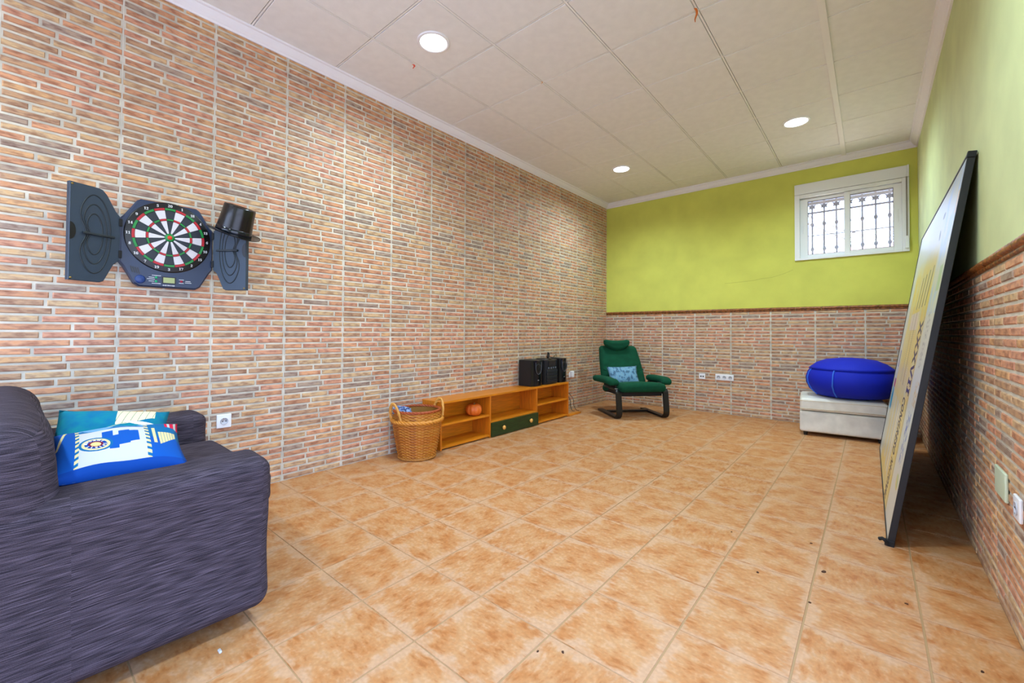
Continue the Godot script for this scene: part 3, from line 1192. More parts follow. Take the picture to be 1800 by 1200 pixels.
# ---------------------------------------------------------------- leaning board
func make_board():
	var L := 1.958
	var W := 2.44
	var lean := atan2(0.300, 1.935)
	# local frame: x along the board towards the camera (0 at the near edge), y up the board, z out of its printed face
	var t := thing("poster_board", "large printed poster board in black frame leaning against right wall", "board", Vector3(0.056, 0.0, -2.94))
	var yv := Vector3(sin(lean), cos(lean), 0)
	var xv := Vector3(0, 0, 1)
	t.basis = Basis(xv, yv, xv.cross(yv))
	var tex := poster()
	var m := mat("poster_print", Color.WHITE, 0.35)
	m.albedo_texture = tex
	var b := MB.new()
	var e := 0.012
	b.quad(Vector3(-W + e, e, 0), Vector3(-e, e, 0), Vector3(-e, L - e, 0), Vector3(-W + e, L - e, 0), -1, Vector2(1, 1), Vector2(0, 1), Vector2(0, 0), Vector2(1, 0))
	b.quad(Vector3(-W + e, e, -0.008), Vector3(-W + e, L - e, -0.008), Vector3(-e, L - e, -0.008), Vector3(-e, e, -0.008))
	b.flip(0)
	put("printed_panel", b, m, t)
	var black := mat("frame_black", Color(0.07, 0.08, 0.10), 0.45)
	for q in [[Vector3(-e, 0, -0.024), Vector3(0, L, 0.004)], [Vector3(-W, 0, -0.024), Vector3(-W + e, L, 0.004)], [Vector3(-W + e, 0, -0.024), Vector3(-e, e, 0.004)], [Vector3(-W + e, L - e, -0.024), Vector3(-e, L, 0.004)]]:
		b = MB.new()
		b.box(q[0], q[1], 0.002)
		put("frame_bar", b, black, t)
	b = MB.new()
	b.box(Vector3(-W + e, e, -0.022), Vector3(-e, L - e, -0.012))
	put("backing", b, mats["black_matte"], t)
	for y in [0.0, L - 0.03]:
		b = MB.new()
		b.box(Vector3(-0.022, y, -0.025), Vector3(0.006, y + 0.03, 0.012 if y == 0.0 else 0.006), 0.003)
		put("corner_fitting", b, mats["black_matte"], t)
	b = MB.new()
	b.tube([Vector3(0.0, 0.012, 0.0), Vector3(0.006, 0.026, 0.012), Vector3(0.004, 0.030, 0.024), Vector3(-0.004, 0.020, 0.034)], 0.009, 8)
	put("corner_catch", b, mats["black_matte"], t)
	# lettering runs down the board, the tops of the letters towards the near edge
	lettering(t, "XXXVII", Vector3(-0.70, 1.17, 0.0), 0.46, 0.22, Color(0.14, 0.11, 0.34))
	lettering(t, "CONGRESO", Vector3(-0.83, 0.68, 0.0), 0.37, 0.19, Color(0.20, 0.13, 0.25))
	lettering(t, "NACIONAL", Vector3(-0.80, 0.28, 0.0), 0.26, 0.16, Color(0.22, 0.14, 0.23))

func lettering(t: Node3D, word: String, at: Vector3, length: float, height: float, c: Color):
	var font := SystemFont.new()
	font.font_names = PackedStringArray(["Droid Sans"])
	font.font_weight = 800
	var m := TextMesh.new()
	m.text = word
	m.font = font
	m.font_size = 64
	m.pixel_size = 0.01
	m.depth = 0.02
	m.horizontal_alignment = HORIZONTAL_ALIGNMENT_LEFT
	m.vertical_alignment = VERTICAL_ALIGNMENT_CENTER
	var o := put("lettering", m, mat("ink_" + word, c, 0.4), t)
	var box := m.get_aabb()
	# reading direction: down the board; letter tops: towards the near edge (+x)
	o.transform = Transform3D(Basis(Vector3(0, -length / box.size.x, 0), Vector3(height / box.size.y, 0, 0), Vector3(0, 0, 0.03)), at + Vector3(0, 0, 0.0003))

func poster() -> ImageTexture:
	var w := 488
	var h := 392
	var im := Image.create(w, h, false, Image.FORMAT_RGB8)
	var no := FastNoiseLite.new()
	no.seed = 71
	no.frequency = 0.02
	var white := Color(0.80, 0.81, 0.77)
	var yellow := Color(0.86, 0.76, 0.42)
	for y in h:
		for x in w:
			var t := x / 200.0            # metres from the near edge
			var s := (h - y) / 200.0      # metres up the board
			var k := no.get_noise_2d(x, y)
			var c := white
			# blue wash near the top, clouds of the print
			if s > 1.2 and t > 0.05 and t < 0.62:
				c = c.lerp(Color(0.66, 0.76, 0.90), clampf(0.25 + 1.6 * k, 0.0, 0.75))
			# yellow picture field
			if t > 0.50 and t < 2.05 and s < 1.66 + 0.05 * k:
				var f := smoothstep(1.70, 1.50, s)
				c = c.lerp(yellow, f * clampf(0.8 + 0.8 * k, 0.4, 1.0))
			# four dark poles with white between them
			if s > 1.27 and s < 1.52 - 0.02 * t:
				for q in [0.66, 0.86, 1.08, 1.30]:
					if absf(t - q - (1.4 - s) * 0.5) < 0.022:
						c = Color(0.22, 0.17, 0.14)
					elif t - q - (1.4 - s) * 0.5 > 0.022 and t - q - (1.4 - s) * 0.5 < 0.13:
						c = Color(0.84, 0.78, 0.62)
			# a dense block of fine lines
			if s > 0.72 and s < 1.25 and t > 1.02 and t < 1.72:
				if s > 1.12:
					c = Color(0.78, 0.68, 0.62) if (x * 7 + y * 13) % 5 < 2 else Color(0.88, 0.85, 0.78)
				elif y % 3 == 0:
					c = Color(0.80, 0.74, 0.52)
				if absf(t - 1.22) < 0.012 or absf(t - 1.48) < 0.010:
					c = Color(0.42, 0.33, 0.18)
			# pale streaks below the words
			if s < 0.60 and s > 0.10 and t > 0.98 and t < 2.0:
				var b := fposmod(t * 3.2, 1.0)
				c = Color(0.80, 0.79, 0.76) if b < 0.35 else c.lerp(Color(0.84, 0.78, 0.60), 0.5)
				if absf(t - 1.12) < 0.02:
					c = Color(0.93, 0.92, 0.90)
			# rule beside the words
			if absf(t - 0.55) < 0.006 and s < 1.2:
				c = Color(0.38, 0.36, 0.34)
			# cyan emblem on the far margin
			if t > 2.08 and t < 2.30 and s > 0.42 and s < 0.62:
				c = Color(0.10, 0.58, 0.78) if k > -0.25 else white
			if t > 2.08 and t < 2.25 and s > 0.62 and s < 0.70:
				c = Color(0.70, 0.20, 0.22)
			if t > 2.12 and t < 2.22 and s > 0.80 and s < 0.95:
				c = Color(0.36, 0.34, 0.60)
			# blue script and small lines along the near margin
			if t > 0.16 and t < 0.34 and s > 0.36 and s < 0.66:
				if no.get_noise_2d(x * 5.0, y * 4.0) > 0.12:
					c = Color(0.20, 0.36, 0.66)
			if t > 0.20 and t < 0.34 and s > 0.90 and s < 1.22 and no.get_noise_2d(x * 9.0, y * 9.0) > 0.2:
				c = Color(0.45, 0.46, 0.50)
			if t > 0.08 and t < 0.26 and s > 0.70 and s < 0.84 and absf(no.get_noise_2d(x * 3.0, y * 3.0)) < 0.10:
				c = Color(0.78, 0.62, 0.30)
			if Vector2((t - 0.18) / 0.07, (s - 0.28) / 0.045).length() < 1.0:
				c = Color(0.62, 0.72, 0.52) if k > 0 else Color(0.80, 0.74, 0.40)
			if t > 0.10 and t < 0.24 and s > 1.32 and s < 1.46:
				c = Color(0.66, 0.76, 0.62)
			if t > 0.04 and t < 0.12 and s > 1.70 and s < 1.82 and k > -0.1:
				c = Color(0.85, 0.74, 0.58)
			# dark leaf shapes
			if Vector2((t - 0.62) / 0.05, (s - 1.80) / 0.02).length() < 1.0 or Vector2((t - 0.66 - (s - 1.7) * 0.6) / 0.03, (s - 1.69) / 0.035).length() < 1.0:
				c = Color(0.22, 0.24, 0.20)
			im.set_pixel(x, y, c)
	return ImageTexture.create_from_image(im)

# ---------------------------------------------------------------- low cabinet, pumpkin, plank
func make_cabinet():
	var c := thing("low_cabinet", "long low honey pine shelf unit with green drawer against brick wall", "cabinet", Vector3(-3.052, 0, -3.625))
	# local: x -0.13 (wall) .. 0.132 (front), z 1.075 (near end) .. -1.075 (far end)
	var wood: Material = mats["honey_pine"]
	var up: Material = mats["honey_pine_upright"]
	var part := func(called: String, a: Vector3, b: Vector3, m: Material):
		var s := MB.new()
		s.box(a, b, 0.002)
		return put(called, s, m, c)
	part.call("top_board", Vector3(-0.13, 0.418, -1.075), Vector3(0.132, 0.438, 1.075), wood)
	for z in [1.066, 0.408, -0.392, -1.066]:
		part.call("upright", Vector3(-0.13, 0.0, z - 0.009), Vector3(0.130, 0.418, z + 0.009), up)
	part.call("back_panel", Vector3(-0.13, 0.0, -1.057), Vector3(-0.122, 0.418, 1.057), wood)
	for q in [[0.417, 1.057, 0.215], [-0.383, 0.399, 0.145], [-1.057, -0.401, 0.215]]:
		part.call("shelf", Vector3(-0.122, q[2], q[0]), Vector3(0.124, q[2] + 0.018, q[1]), wood)
	for q in [[0.417, 1.057], [-1.057, -0.401], [-0.383, 0.399]]:
		part.call("bottom_board", Vector3(-0.122, 0.012, q[0]), Vector3(0.126, 0.030, q[1]), wood)
	var dr: MeshInstance3D = part.call("drawer", Vector3(0.0, 0.006, -0.398), Vector3(0.146, 0.146, 0.404), mats["green_stain"])
	for z in [0.235, -0.235]:
		var s := MB.new()
		s.lathe(Vector3.ZERO, [Vector2(0.008, 0.0), Vector2(0.009, 0.008), Vector2(0.020, 0.014), Vector2(0.023, 0.022), Vector2(0.018, 0.030), Vector2(0.001, 0.034)], 16)
		s.moved(0, Transform3D(Basis(Vector3.BACK, -PI / 2), Vector3(0.146, 0.080, z)))
		put("knob", s, mat("pine_knob", Color(0.90, 0.66, 0.32), 0.35), dr)
	# pumpkin
	var p := thing("pumpkin", "small orange ceramic pumpkin on the cabinet shelf", "pumpkin", Vector3(-3.015, 0.233, -3.07))
	var b := MB.new()
	var rings := []
	for i in 19:
		var a := -PI / 2 + PI * i / 18.0
		var ring := []
		for j in 80:
			var th := TAU * j / 80.0
			var lobe := pow(absf(sin(th * 4.5)), 0.55)
			var r := 0.082 * (0.86 + 0.14 * lobe)
			var pr := pow(maxf(cos(a), 0.0), 0.7)
			ring.append(Vector3(cos(th) * r * pr, 0.060 + sin(a) * 0.060 - (0.012 * (1.0 - minf(1.0, pr * 2.2)) if i > 9 else 0.0), sin(th) * r * pr))
		rings.append(ring)
	b.loft(rings, 0)
	put("body", b, mat("pumpkin_orange", Color(0.86, 0.42, 0.12), 0.45), p)
	b = MB.new()
	b.tube([Vector3(0, 0.10, 0), Vector3(0.004, 0.116, 0), Vector3(0.012, 0.126, 0.002)], 0.010, 8, 0.006)
	put("stem", b, mat("pumpkin_stem", Color(0.55, 0.40, 0.18), 0.7), p)
	b = MB.new()
	b.box(Vector3(-2.975, 0.0, -5.0), Vector3(-2.915, 0.022, -4.705), 0.002)
	tag(put("wooden_batten", b, wood), "yellow pine batten on floor at the far end of cabinet", "batten")

# ---------------------------------------------------------------- green armchair
func make_chair():
	var c := thing("armchair", "green padded recliner armchair on black bentwood cantilever frame", "chair", Vector3(-2.159, 0, -5.194), 0.849)
	var green := mat("green_cloth", Color(0.05, 0.30, 0.20), 0.9, 0.0, 0.3)
	grain(green, noise_tex(0.02, 0.80, 1.0, 256, 81, 5), Vector3.ONE * 2.5)
	green.rim_enabled = true
	green.rim = 0.3
	green.rim_tint = 0.8
	var black := mat("black_bentwood", Color(0.045, 0.048, 0.060), 0.35)
	# the upper part is swung a little on its base
	var sk := func(b: MB):
		for i in b.v.size():
			var p := b.v[i]
			p.x += p.z * 0.115
			b.v[i] = p
	var b: MB
	for s in [-1.0, 1.0]:
		var path := []
		path.append(Vector3(0.31 * s, 0.014, -0.62))
		path.append(Vector3(0.31 * s, 0.014, -0.10))
		for i in 9:
			var a := PI / 2 * i / 8.0 * 1.02
			path.append(Vector3(0.31 * s, 0.014 + 0.075 * (1.0 - cos(a)), -0.055 + 0.075 * sin(a)))
		path.append(Vector3(0.31 * s, 0.22, 0.004))
		for i in 9:
			var a := PI / 2 * i / 8.0
			path.append(Vector3(0.31 * s, 0.305 + 0.06 * sin(a), -0.068 + 0.06 * cos(a)))
		path.append(Vector3(0.31 * s, 0.365, -0.40))
		b = MB.new()
		b.strap(path, Vector3.RIGHT, 0.072, 0.026)
		put("leg", b, black, c)
		b = MB.new()
		b.box(Vector3(0.31 * s - 0.034, 0.366, -0.16), Vector3(0.31 * s + 0.034, 0.376, -0.03), 0.002)
		b.box(Vector3(0.31 * s - 0.030, 0.425, -0.16), Vector3(0.31 * s + 0.030, 0.433, -0.05), 0.002)
		put("arm_bracket", b, mat("bright_steel", Color(0.80, 0.82, 0.84), 0.3, 0.9), c)
		b = MB.new()
		b.box(Vector3(0.31 * s - 0.022, 0.30, -0.44), Vector3(0.31 * s + 0.022, 0.425, -0.06), 0.004)
		put("arm_support", b, mats["black_matte"], c)
	b = MB.new()
	b.box(Vector3(-0.275, 0.012, -0.47), Vector3(0.275, 0.034, -0.40), 0.003)
	put("floor_crossbar", b, black, c)
	b = MB.new()
	b.box(Vector3(-0.28, 0.275, -0.10), Vector3(0.28, 0.325, -0.04), 0.004)
	b.box(Vector3(-0.27, 0.30, -0.48), Vector3(0.27, 0.335, -0.06), 0.004)
	put("seat_frame", b, mats["black_matte"], c)
	b = MB.new()
	b.rbox(Vector3(-0.005, 0.385, -0.20), Vector3(0.60, 0.105, 0.53), 0.05, 5, 8)
	for i in b.v.size():
		var p := b.v[i]
		p.y += 0.018 * (1.0 - pow(p.x / 0.30, 2.0)) * (1.0 if p.y > 0.38 else 0.0)
		p.y -= 0.05 * smoothstep(-0.05, -0.45, p.z)
		b.v[i] = p
	sk.call(b)
	put("seat", b, green, c)
	# backrest: leans back, narrower at the top
	b = MB.new()
	b.rbox(Vector3(0, 0.265, 0), Vector3(0.60, 0.53, 0.11), 0.05, 5, 10)
	for i in b.v.size():
		var p := b.v[i]
		var h := p.y / 0.53
		p.x *= 1.0 - 0.16 * h * h
		var front := 1.0 if p.z > 0.0 else 0.0
		p.z += front * (0.022 * (1.0 - pow(p.x / 0.30, 2.0)) - 0.024 * exp(-pow((p.y - 0.15 + 0.35 * pow(absf(p.x) / 0.30, 2.0) * -0.30) / 0.014, 2.0)))
		p.z += front * 0.004 * sin(p.x * 60.0) * smoothstep(0.16, 0.22, p.y) * smoothstep(0.42, 0.25, p.y) * smoothstep(0.22, 0.05, absf(p.x))
		p = Vector3(p.x, 0.385 + p.y * 0.955 - p.z * 0.0, -0.43 + p.z - p.y * 0.36)
		b.v[i] = p
	sk.call(b)
	put("backrest", b, green, c)
	# curved seam across the lower back
	var sp := []
	for i in 25:
		var u := -1.0 + 2.0 * i / 24.0
		var hy := 0.15 + 0.055 * u * u
		var hx := u * 0.292 * (1.0 - 0.16 * pow(hy / 0.53, 2.0))
		sp.append(Vector3(hx, 0.385 + hy * 0.955, -0.43 + 0.055 + 0.022 * (1.0 - u * u) * 0.9 - 0.004 - hy * 0.36))
	b = MB.new()
	b.tube(sp, 0.005, 6)
	sk.call(b)
	put("back_seam", b, green, c)
	# crescent head cushion
	b = MB.new()
	b.rbox(Vector3.ZERO, Vector3(0.36, 0.140, 0.10), 0.049, 5, 8)
	for i in b.v.size():
		var p := b.v[i]
		var e := pow(absf(p.x) / 0.18, 2.0)
		p.y = p.y * (1.0 - 0.45 * e) + 0.050 * e
		b.v[i] = Vector3(p.x - 0.055, p.y + 0.895, p.z - 0.53)
	sk.call(b)
	put("head_cushion", b, green, c)
	for s in [-1.0, 1.0]:
		b = MB.new()
		b.rbox(Vector3(0.375 * s, 0.468, -0.235), Vector3(0.135, 0.080, 0.44), 0.038, 5, 8)
		for i in b.v.size():
			var p := b.v[i]
			p.y -= 0.022 * smoothstep(-0.15, 0.0, p.z)
			p.x -= s * 0.03 * smoothstep(-0.12, 0.0, p.z)
			b.v[i] = p
		sk.call(b)
		put("armrest", b, green, c)
	var m := mat("light_blue_velvet", Color(0.42, 0.58, 0.66), 0.7)
	m.albedo_texture = blotch()
	m.uv1_scale = Vector3.ONE
	var o := put("throw_pillow", cushion(0.41, 0.27, 0.11, 16), m)
	tag(o, "pale blue crushed velvet pillow on the green armchair seat", "pillow")
	var q := Basis(Vector3.UP, 0.849)
	var fwd := q * Vector3(-0.06, 0, 0.75).normalized()
	place_cushion(o, Vector3(-2.159, 0, -5.194) + q * Vector3(-0.105, 0.505, -0.325), fwd + Vector3.UP * 0.55, q * Vector3(1, 0.0, 0.0))

func blotch() -> ImageTexture:
	var n := 128
	var im := Image.create(n, n, false, Image.FORMAT_RGB8)
	var a := FastNoiseLite.new()
	a.seed = 91
	a.frequency = 0.04
	a.fractal_octaves = 3
	for y in n:
		for x in n:
			var k := a.get_noise_2d(x * 1.6, y * 0.7)
			var c := Color(0.90, 0.95, 1.0)
			if k > 0.18:
				c = Color(0.55, 0.64, 0.72)
			elif k < -0.25:
				c = Color(1, 1, 1)
			im.set_pixel(x, y, c)
	return ImageTexture.create_from_image(im)

# ---------------------------------------------------------------- ottoman and bean bag
func make_ottoman():
	var turn := 0.09
	var o := thing("ottoman", "cream leather square ottoman on the floor below the window", "ottoman", Vector3(-0.26, 0, -5.90), turn)
	var cream := mat("cream_leather", Color(0.93, 0.92, 0.88), 0.5)
	grain(cream, noise_tex(0.012, 0.86, 1.0, 256, 95, 5), Vector3.ONE * 1.6)
	var b := MB.new()
	b.rbox(Vector3(0, 0.148, 0), Vector3(0.70, 0.215, 0.68), 0.022, 3, 6)
	put("base", b, cream, o)
	b = MB.new()
	b.rbox(Vector3(0.004, 0.327, 0), Vector3(0.705, 0.130, 0.69), 0.028, 4, 8)
	for i in b.v.size():
		var p := b.v[i]
		if p.y > 0.34:
			p.y += 0.022 * (1.0 - pow(p.x / 0.36, 2.0)) * (1.0 - pow(p.z / 0.36, 2.0))
		b.v[i] = p
	put("top_cushion", b, cream, o)
	b = MB.new()
	for q in [[Vector3(-0.348, 0.366, 0.343), Vector3(0.352, 0.366, 0.343)], [Vector3(-0.346, 0.366, 0.343), Vector3(-0.346, 0.366, -0.343)], [Vector3(-0.348, 0.285, 0.346), Vector3(0.352, 0.285, 0.346)]]:
		b.tube([q[0], q[1]], 0.0035, 6)
	put("piping", b, mat("cream_piping", Color(0.80, 0.75, 0.64), 0.6), o)
	for x in [-0.30, 0.30]:
		for z in [-0.29, 0.29]:
			b = MB.new()
			b.lathe(Vector3(x, 0, z), [Vector2(0.018, 0.0), Vector2(0.022, 0.045)], 12)
			put("foot", b, mats["black_plastic"], o)
	# round floor cushion
	var c := thing("bean_bag", "round royal blue bean bag with pale seams on the cream ottoman", "bean bag", Vector3(-0.165, 0.411, -5.86))
	var blue := mat("royal_blue", Color(0.02, 0.12, 0.70), 0.7, 0.0, 0.4)
	var prof := []
	for q in [[0.02, 0.012], [0.24, 0.0], [0.30, 0.012], [0.355, 0.065], [0.385, 0.13], [0.388, 0.19], [0.372, 0.25], [0.350, 0.285]]:
		prof.append(Vector2(q[0], q[1]))
	b = MB.new()
	b.lathe(Vector3.ZERO, prof, 48)
	wobble(b, 0.008, 5.0, 33)
	put("side_panel", b, blue, c)
	b = MB.new()
	b.lathe(Vector3.ZERO, [Vector2(0.340, 0.278), Vector2(0.362, 0.288), Vector2(0.340, 0.310), Vector2(0.29, 0.352), Vector2(0.21, 0.388), Vector2(0.11, 0.405), Vector2(0.01, 0.410)], 48)
	wobble(b, 0.008, 5.0, 33)
	put("top_panel", b, blue, c)
	for k in 5:
		# seams at set bearings round the bag, first towards the armchair side
		var a: float = [2.72, 1.92, 0.10, -1.2, -2.4][k]
		var path := []
		for q in prof.slice(2):
			path.append(Vector3(cos(a) * (q.x + 0.003), q.y, sin(a) * (q.x + 0.003)))
		b = MB.new()
		b.tube(path, 0.0075, 6)
		wobble(b, 0.008, 5.0, 33)
		put("seam", b, mat("seam_blue", Color(0.16, 0.40, 0.86), 0.7), c)

func wobble(b: MB, amp: float, freq: float, sd: int):
	var n := FastNoiseLite.new()
	n.seed = sd
	n.frequency = freq
	for i in b.v.size():
		var p := b.v[i]
		b.v[i] = p + Vector3(n.get_noise_3d(p.x, p.y, p.z), n.get_noise_3d(p.x + 5.0, p.y, p.z) * 0.5, n.get_noise_3d(p.x, p.y + 5.0, p.z)) * amp * smoothstep(0.0, 0.05, p.y)

# ---------------------------------------------------------------- electronic dartboard
func ring_segment(b: MB, r0: float, r1: float, a0: float, a1: float, z0: float, z1: float, n := 4):
	var pts := PackedVector2Array()
	for i in n + 1:
		var a := lerpf(a0, a1, float(i) / n)
		pts.append(Vector2(sin(a), cos(a)) * r1)
	for i in n + 1:
		var a := lerpf(a1, a0, float(i) / n)
		pts.append(Vector2(sin(a), cos(a)) * r0)
	b.plate(pts, z0, z1, 0.0006)

func make_dartboard():
	# local x: along the wall away from the camera, y up, z out of the wall
	var d := thing("dartboard_cabinet", "open blue-black electronic dartboard cabinet hanging on the brick wall", "dartboard", Vector3(XL + 0.0045, 1.618, -0.610), PI / 2)
	var navy := mat("navy_plastic", Color(0.13, 0.19, 0.30), 0.38)
	var slate := mat("slate_plastic", Color(0.17, 0.23, 0.29), 0.42)
	var black := mat("face_black", Color(0.035, 0.035, 0.045), 0.35)
	var out := PackedVector2Array([Vector2(-0.150, 0.190), Vector2(-0.132, 0.203), Vector2(0.132, 0.203), Vector2(0.150, 0.190), Vector2(0.205, 0.098), Vector2(0.222, 0.078), Vector2(0.222, -0.166), Vector2(0.205, -0.190), Vector2(0.158, -0.280), Vector2(0.134, -0.296), Vector2(-0.134, -0.296), Vector2(-0.158, -0.280), Vector2(-0.205, -0.190), Vector2(-0.222, -0.166), Vector2(-0.222, 0.078), Vector2(-0.205, 0.098)])
	var b := MB.new()
	b.plate(out, 0.0, 0.046, 0.008)
	put("housing", b, navy, d)
	var f := Node3D.new()
	f.name = "target_face"
	d.add_child(f)
	f.position.z = 0.046
	b = MB.new()
	b.lathe(Vector3.ZERO, [Vector2(0.001, 0.0), Vector2(0.206, 0.0), Vector2(0.206, 0.004), Vector2(0.200, 0.0065), Vector2(0.001, 0.0065)], 72)
	b.moved(0, Transform3D(Basis(Vector3.RIGHT, PI / 2), Vector3.ZERO))
	put("number_ring", b, black, f)
	var cb := mat("segment_black", Color(0.10, 0.13, 0.17), 0.45)
	var cw := mat("segment_white", Color(0.84, 0.82, 0.82), 0.45)
	var cr := mat("segment_red", Color(0.70, 0.06, 0.12), 0.4)
	var cg := mat("segment_green", Color(0.05, 0.50, 0.20), 0.4)
	var order := [20, 1, 18, 4, 13, 6, 10, 15, 2, 17, 3, 19, 7, 16, 8, 11, 14, 9, 12, 5]
	var font := SystemFont.new()
	font.font_names = PackedStringArray(["Droid Serif"])
	font.font_weight = 700
	for k in 20:
		var a0 := TAU * (k - 0.5) / 20.0 + 0.006
		var a1 := TAU * (k + 0.5) / 20.0 - 0.006
		for q in [[0.0245, 0.0985, 0], [0.1, 0.110, 1], [0.1115, 0.159, 0], [0.1605, 0.173, 1]]:
			b = MB.new()
			ring_segment(b, q[0], q[1], a0, a1, 0.006, 0.0105 if q[2] == 0 else 0.0125)
			var m: Material = (cg if k % 2 == 0 else cr) if q[2] == 1 else (cb if k % 2 == 0 else cw)
			put("segment", b, m, f)
		var t := TextMesh.new()
		t.text = str(order[k])
		t.font = font
		t.font_size = 20
		t.pixel_size = 0.00098
		t.depth = 0.0008
		var o := put("number", t, mat("number_white", Color(0.92, 0.92, 0.92), 0.5), f)
		var a := TAU * k / 20.0
		o.position = Vector3(sin(a) * 0.188, cos(a) * 0.188, 0.0071)
	b = MB.new()
	b.lathe(Vector3.ZERO, [Vector2(0.012, 0.006), Vector2(0.0235, 0.006), Vector2(0.0235, 0.0125), Vector2(0.012, 0.0125)], 24)
	b.moved(0, Transform3D(Basis(Vector3.RIGHT, PI / 2), Vector3.ZERO))
	put("outer_bull", b, cg, f)
	b = MB.new()
	b.lathe(Vector3.ZERO, [Vector2(0.0005, 0.006), Vector2(0.0115, 0.006), Vector2(0.0115, 0.0135), Vector2(0.0005, 0.0135)], 20)
	b.moved(0, Transform3D(Basis(Vector3.RIGHT, PI / 2), Vector3.ZERO))
	put("bullseye", b, mat("segment_orange", Color(0.85, 0.22, 0.06), 0.4), f)
	# control panel under the target
	var white := mat("number_white", Color(0.92, 0.92, 0.92), 0.5)
	b = MB.new()
	b.box(Vector3(-0.032, -0.272, 0.044), Vector3(0.036, -0.231, 0.048), 0.001)
	put("display_bezel", b, black, d)
	b = MB.new()
	b.box(Vector3(-0.025, -0.267, 0.046), Vector3(0.029, -0.236, 0.0486))
	put("display", b, mat("lcd_green", Color(0.62, 0.66, 0.40), 0.3), d)
	for q in [[-0.058, -0.240, Color(0.05, 0.62, 0.40)], [-0.058, -0.262, Color(0.05, 0.62, 0.40)], [0.062, -0.253, Color(0.62, 0.08, 0.20)]]:
		b = MB.new()
		b.lathe(Vector3.ZERO, [Vector2(0.0068, 0.0), Vector2(0.0068, 0.003), Vector2(0.005, 0.005), Vector2(0.0005, 0.0055)], 14)
		b.moved(0, Transform3D(Basis(Vector3.RIGHT, PI / 2), Vector3(q[0], q[1], 0.046)))
		put("button", b, mat("button_%s" % q[2].to_html(), q[2], 0.4), d)
	b = MB.new()
	for q in [[-0.078, -0.036, -0.228], [-0.092, -0.066, -0.240], [-0.100, -0.064, -0.250], [-0.092, -0.066, -0.262], [-0.078, -0.036, -0.274], [0.050, 0.074, -0.243], [0.050, 0.074, -0.263], [0.082, 0.108, -0.250], [0.080, 0.112, -0.259]]:
		b.box(Vector3(q[0], q[2] - 0.0012, 0.0455), Vector3(q[1], q[2] + 0.0012, 0.0468))
	put("printed_lines", b, white, d)
	var t := TextMesh.new()
	t.text = "DARTBOARD"
	t.font = font
	t.font_size = 12
	t.pixel_size = 0.00072
	t.depth = 0.0006
	put("lettering", t, white, d).position = Vector3(0.002, -0.282, 0.0464)
	# raised pods and speaker slots
	b = MB.new()
	b.lathe(Vector3.ZERO, [Vector2(0.024, 0.0), Vector2(0.024, 0.005), Vector2(0.018, 0.008), Vector2(0.001, 0.009)], 20)
	b.moved(0, Transform3D(Basis(Vector3.RIGHT, PI / 2), Vector3(-0.130, -0.256, 0.045)))
	put("corner_pod", b, mat("pod_blue", Color(0.08, 0.22, 0.46), 0.35), d)
	b = MB.new()
	for k in 4:
		var i0 := b.n()
		b.box(Vector3(-0.0025, -0.018, 0), Vector3(0.0025, 0.018, 0.0035))
		b.moved(i0, Transform3D(Basis(Vector3.BACK, 0.25), Vector3(-0.168 + k * 0.010, -0.202 - k * 0.002, 0.0445)))
	put("speaker_slots", b, black, d)
	# doors: left one opened 157 degrees, right one 125 degrees
	for s in [-1.0, 1.0]:
		var h := Node3D.new()
		h.name = "door"
		d.add_child(h, true)
		h.position = Vector3(0.226 * s, 0, 0.058)
		var ang := deg_to_rad(157.0) if s < 0 else deg_to_rad(126.0)
		# shut, the door reaches from its hinge to the middle; it turns outwards about its hinge
		h.rotation.y = (ang * s) if s > 0 else -ang
		var ol := PackedVector2Array([Vector2(0, 0.074), Vector2(0.022, 0.100), Vector2(0.062, 0.176), Vector2(0.082, 0.198), Vector2(0.098, 0.203), Vector2(0.222, 0.203), Vector2(0.222, -0.294), Vector2(0.088, -0.294), Vector2(0.072, -0.286), Vector2(0.028, -0.190), Vector2(0, -0.164)])
		var pts := PackedVector2Array()
		for p in ol:
			pts.append(Vector2(-p.x * s, p.y))
		b = MB.new()
		b.plate(pts.duplicate(), 0.012, -0.012, 0.003)
		put("door_panel", b, slate, h)
		# raised contours on the inner face (towards -z when shut)
		for e in 3:
			var k := 1.0 - 0.24 * e
			var path := []
			for i in 41:
				var a := TAU * i / 40.0
				var xx := 0.118 + cos(a) * 0.072 * k - (0.040 * exp(-pow(sin(a) / 0.30, 2.0)) if cos(a) > 0 else 0.0) * k
				var yy := -0.045 + sin(a) * 0.205 * k
				path.append(Vector3(-xx * s, yy, -0.012))
			b = MB.new()
			b.tube(path, 0.0035, 6)
			put("contour_ridge", b, mat("ridge_dark", Color(0.09, 0.13, 0.15), 0.45), h)
		b = MB.new()
		var notch := PackedVector2Array()
		for i in 13:
			var a := PI * i / 12.0
			notch.append(Vector2((-0.219 + sin(a) * 0.024) * s, -0.045 + cos(a) * 0.045))
		b.plate(notch, -0.011, -0.0135)
		put("finger_notch", b, black, h)
		b = MB.new()
		b.box(Vector3(-0.030 * s, -0.052, -0.012), Vector3(-0.170 * s, -0.040, -0.024), 0.002)
		put("dart_rest", b, mat("ridge_dark", Color(0.09, 0.13, 0.15), 0.45), h)
		for y in [0.045, -0.130]:
			b = MB.new()
			b.box(Vector3(-0.008, y - 0.021, -0.016), Vector3(0.008, y + 0.021, 0.008), 0.002)
			put("hinge", b, mats["black_matte"], h)
		for y in [0.192, -0.283]:
			b = MB.new()
			b.lathe(Vector3.ZERO, [Vector2(0.005, 0), Vector2(0.005, 0.003), Vector2(0.0005, 0.004)], 10)
			b.moved(0, Transform3D(Basis(Vector3.RIGHT, -PI / 2), Vector3(-0.213 * s, y, -0.012)))
			put("screw", b, mat("brass", Color(0.62, 0.52, 0.28), 0.3, 0.8), h)

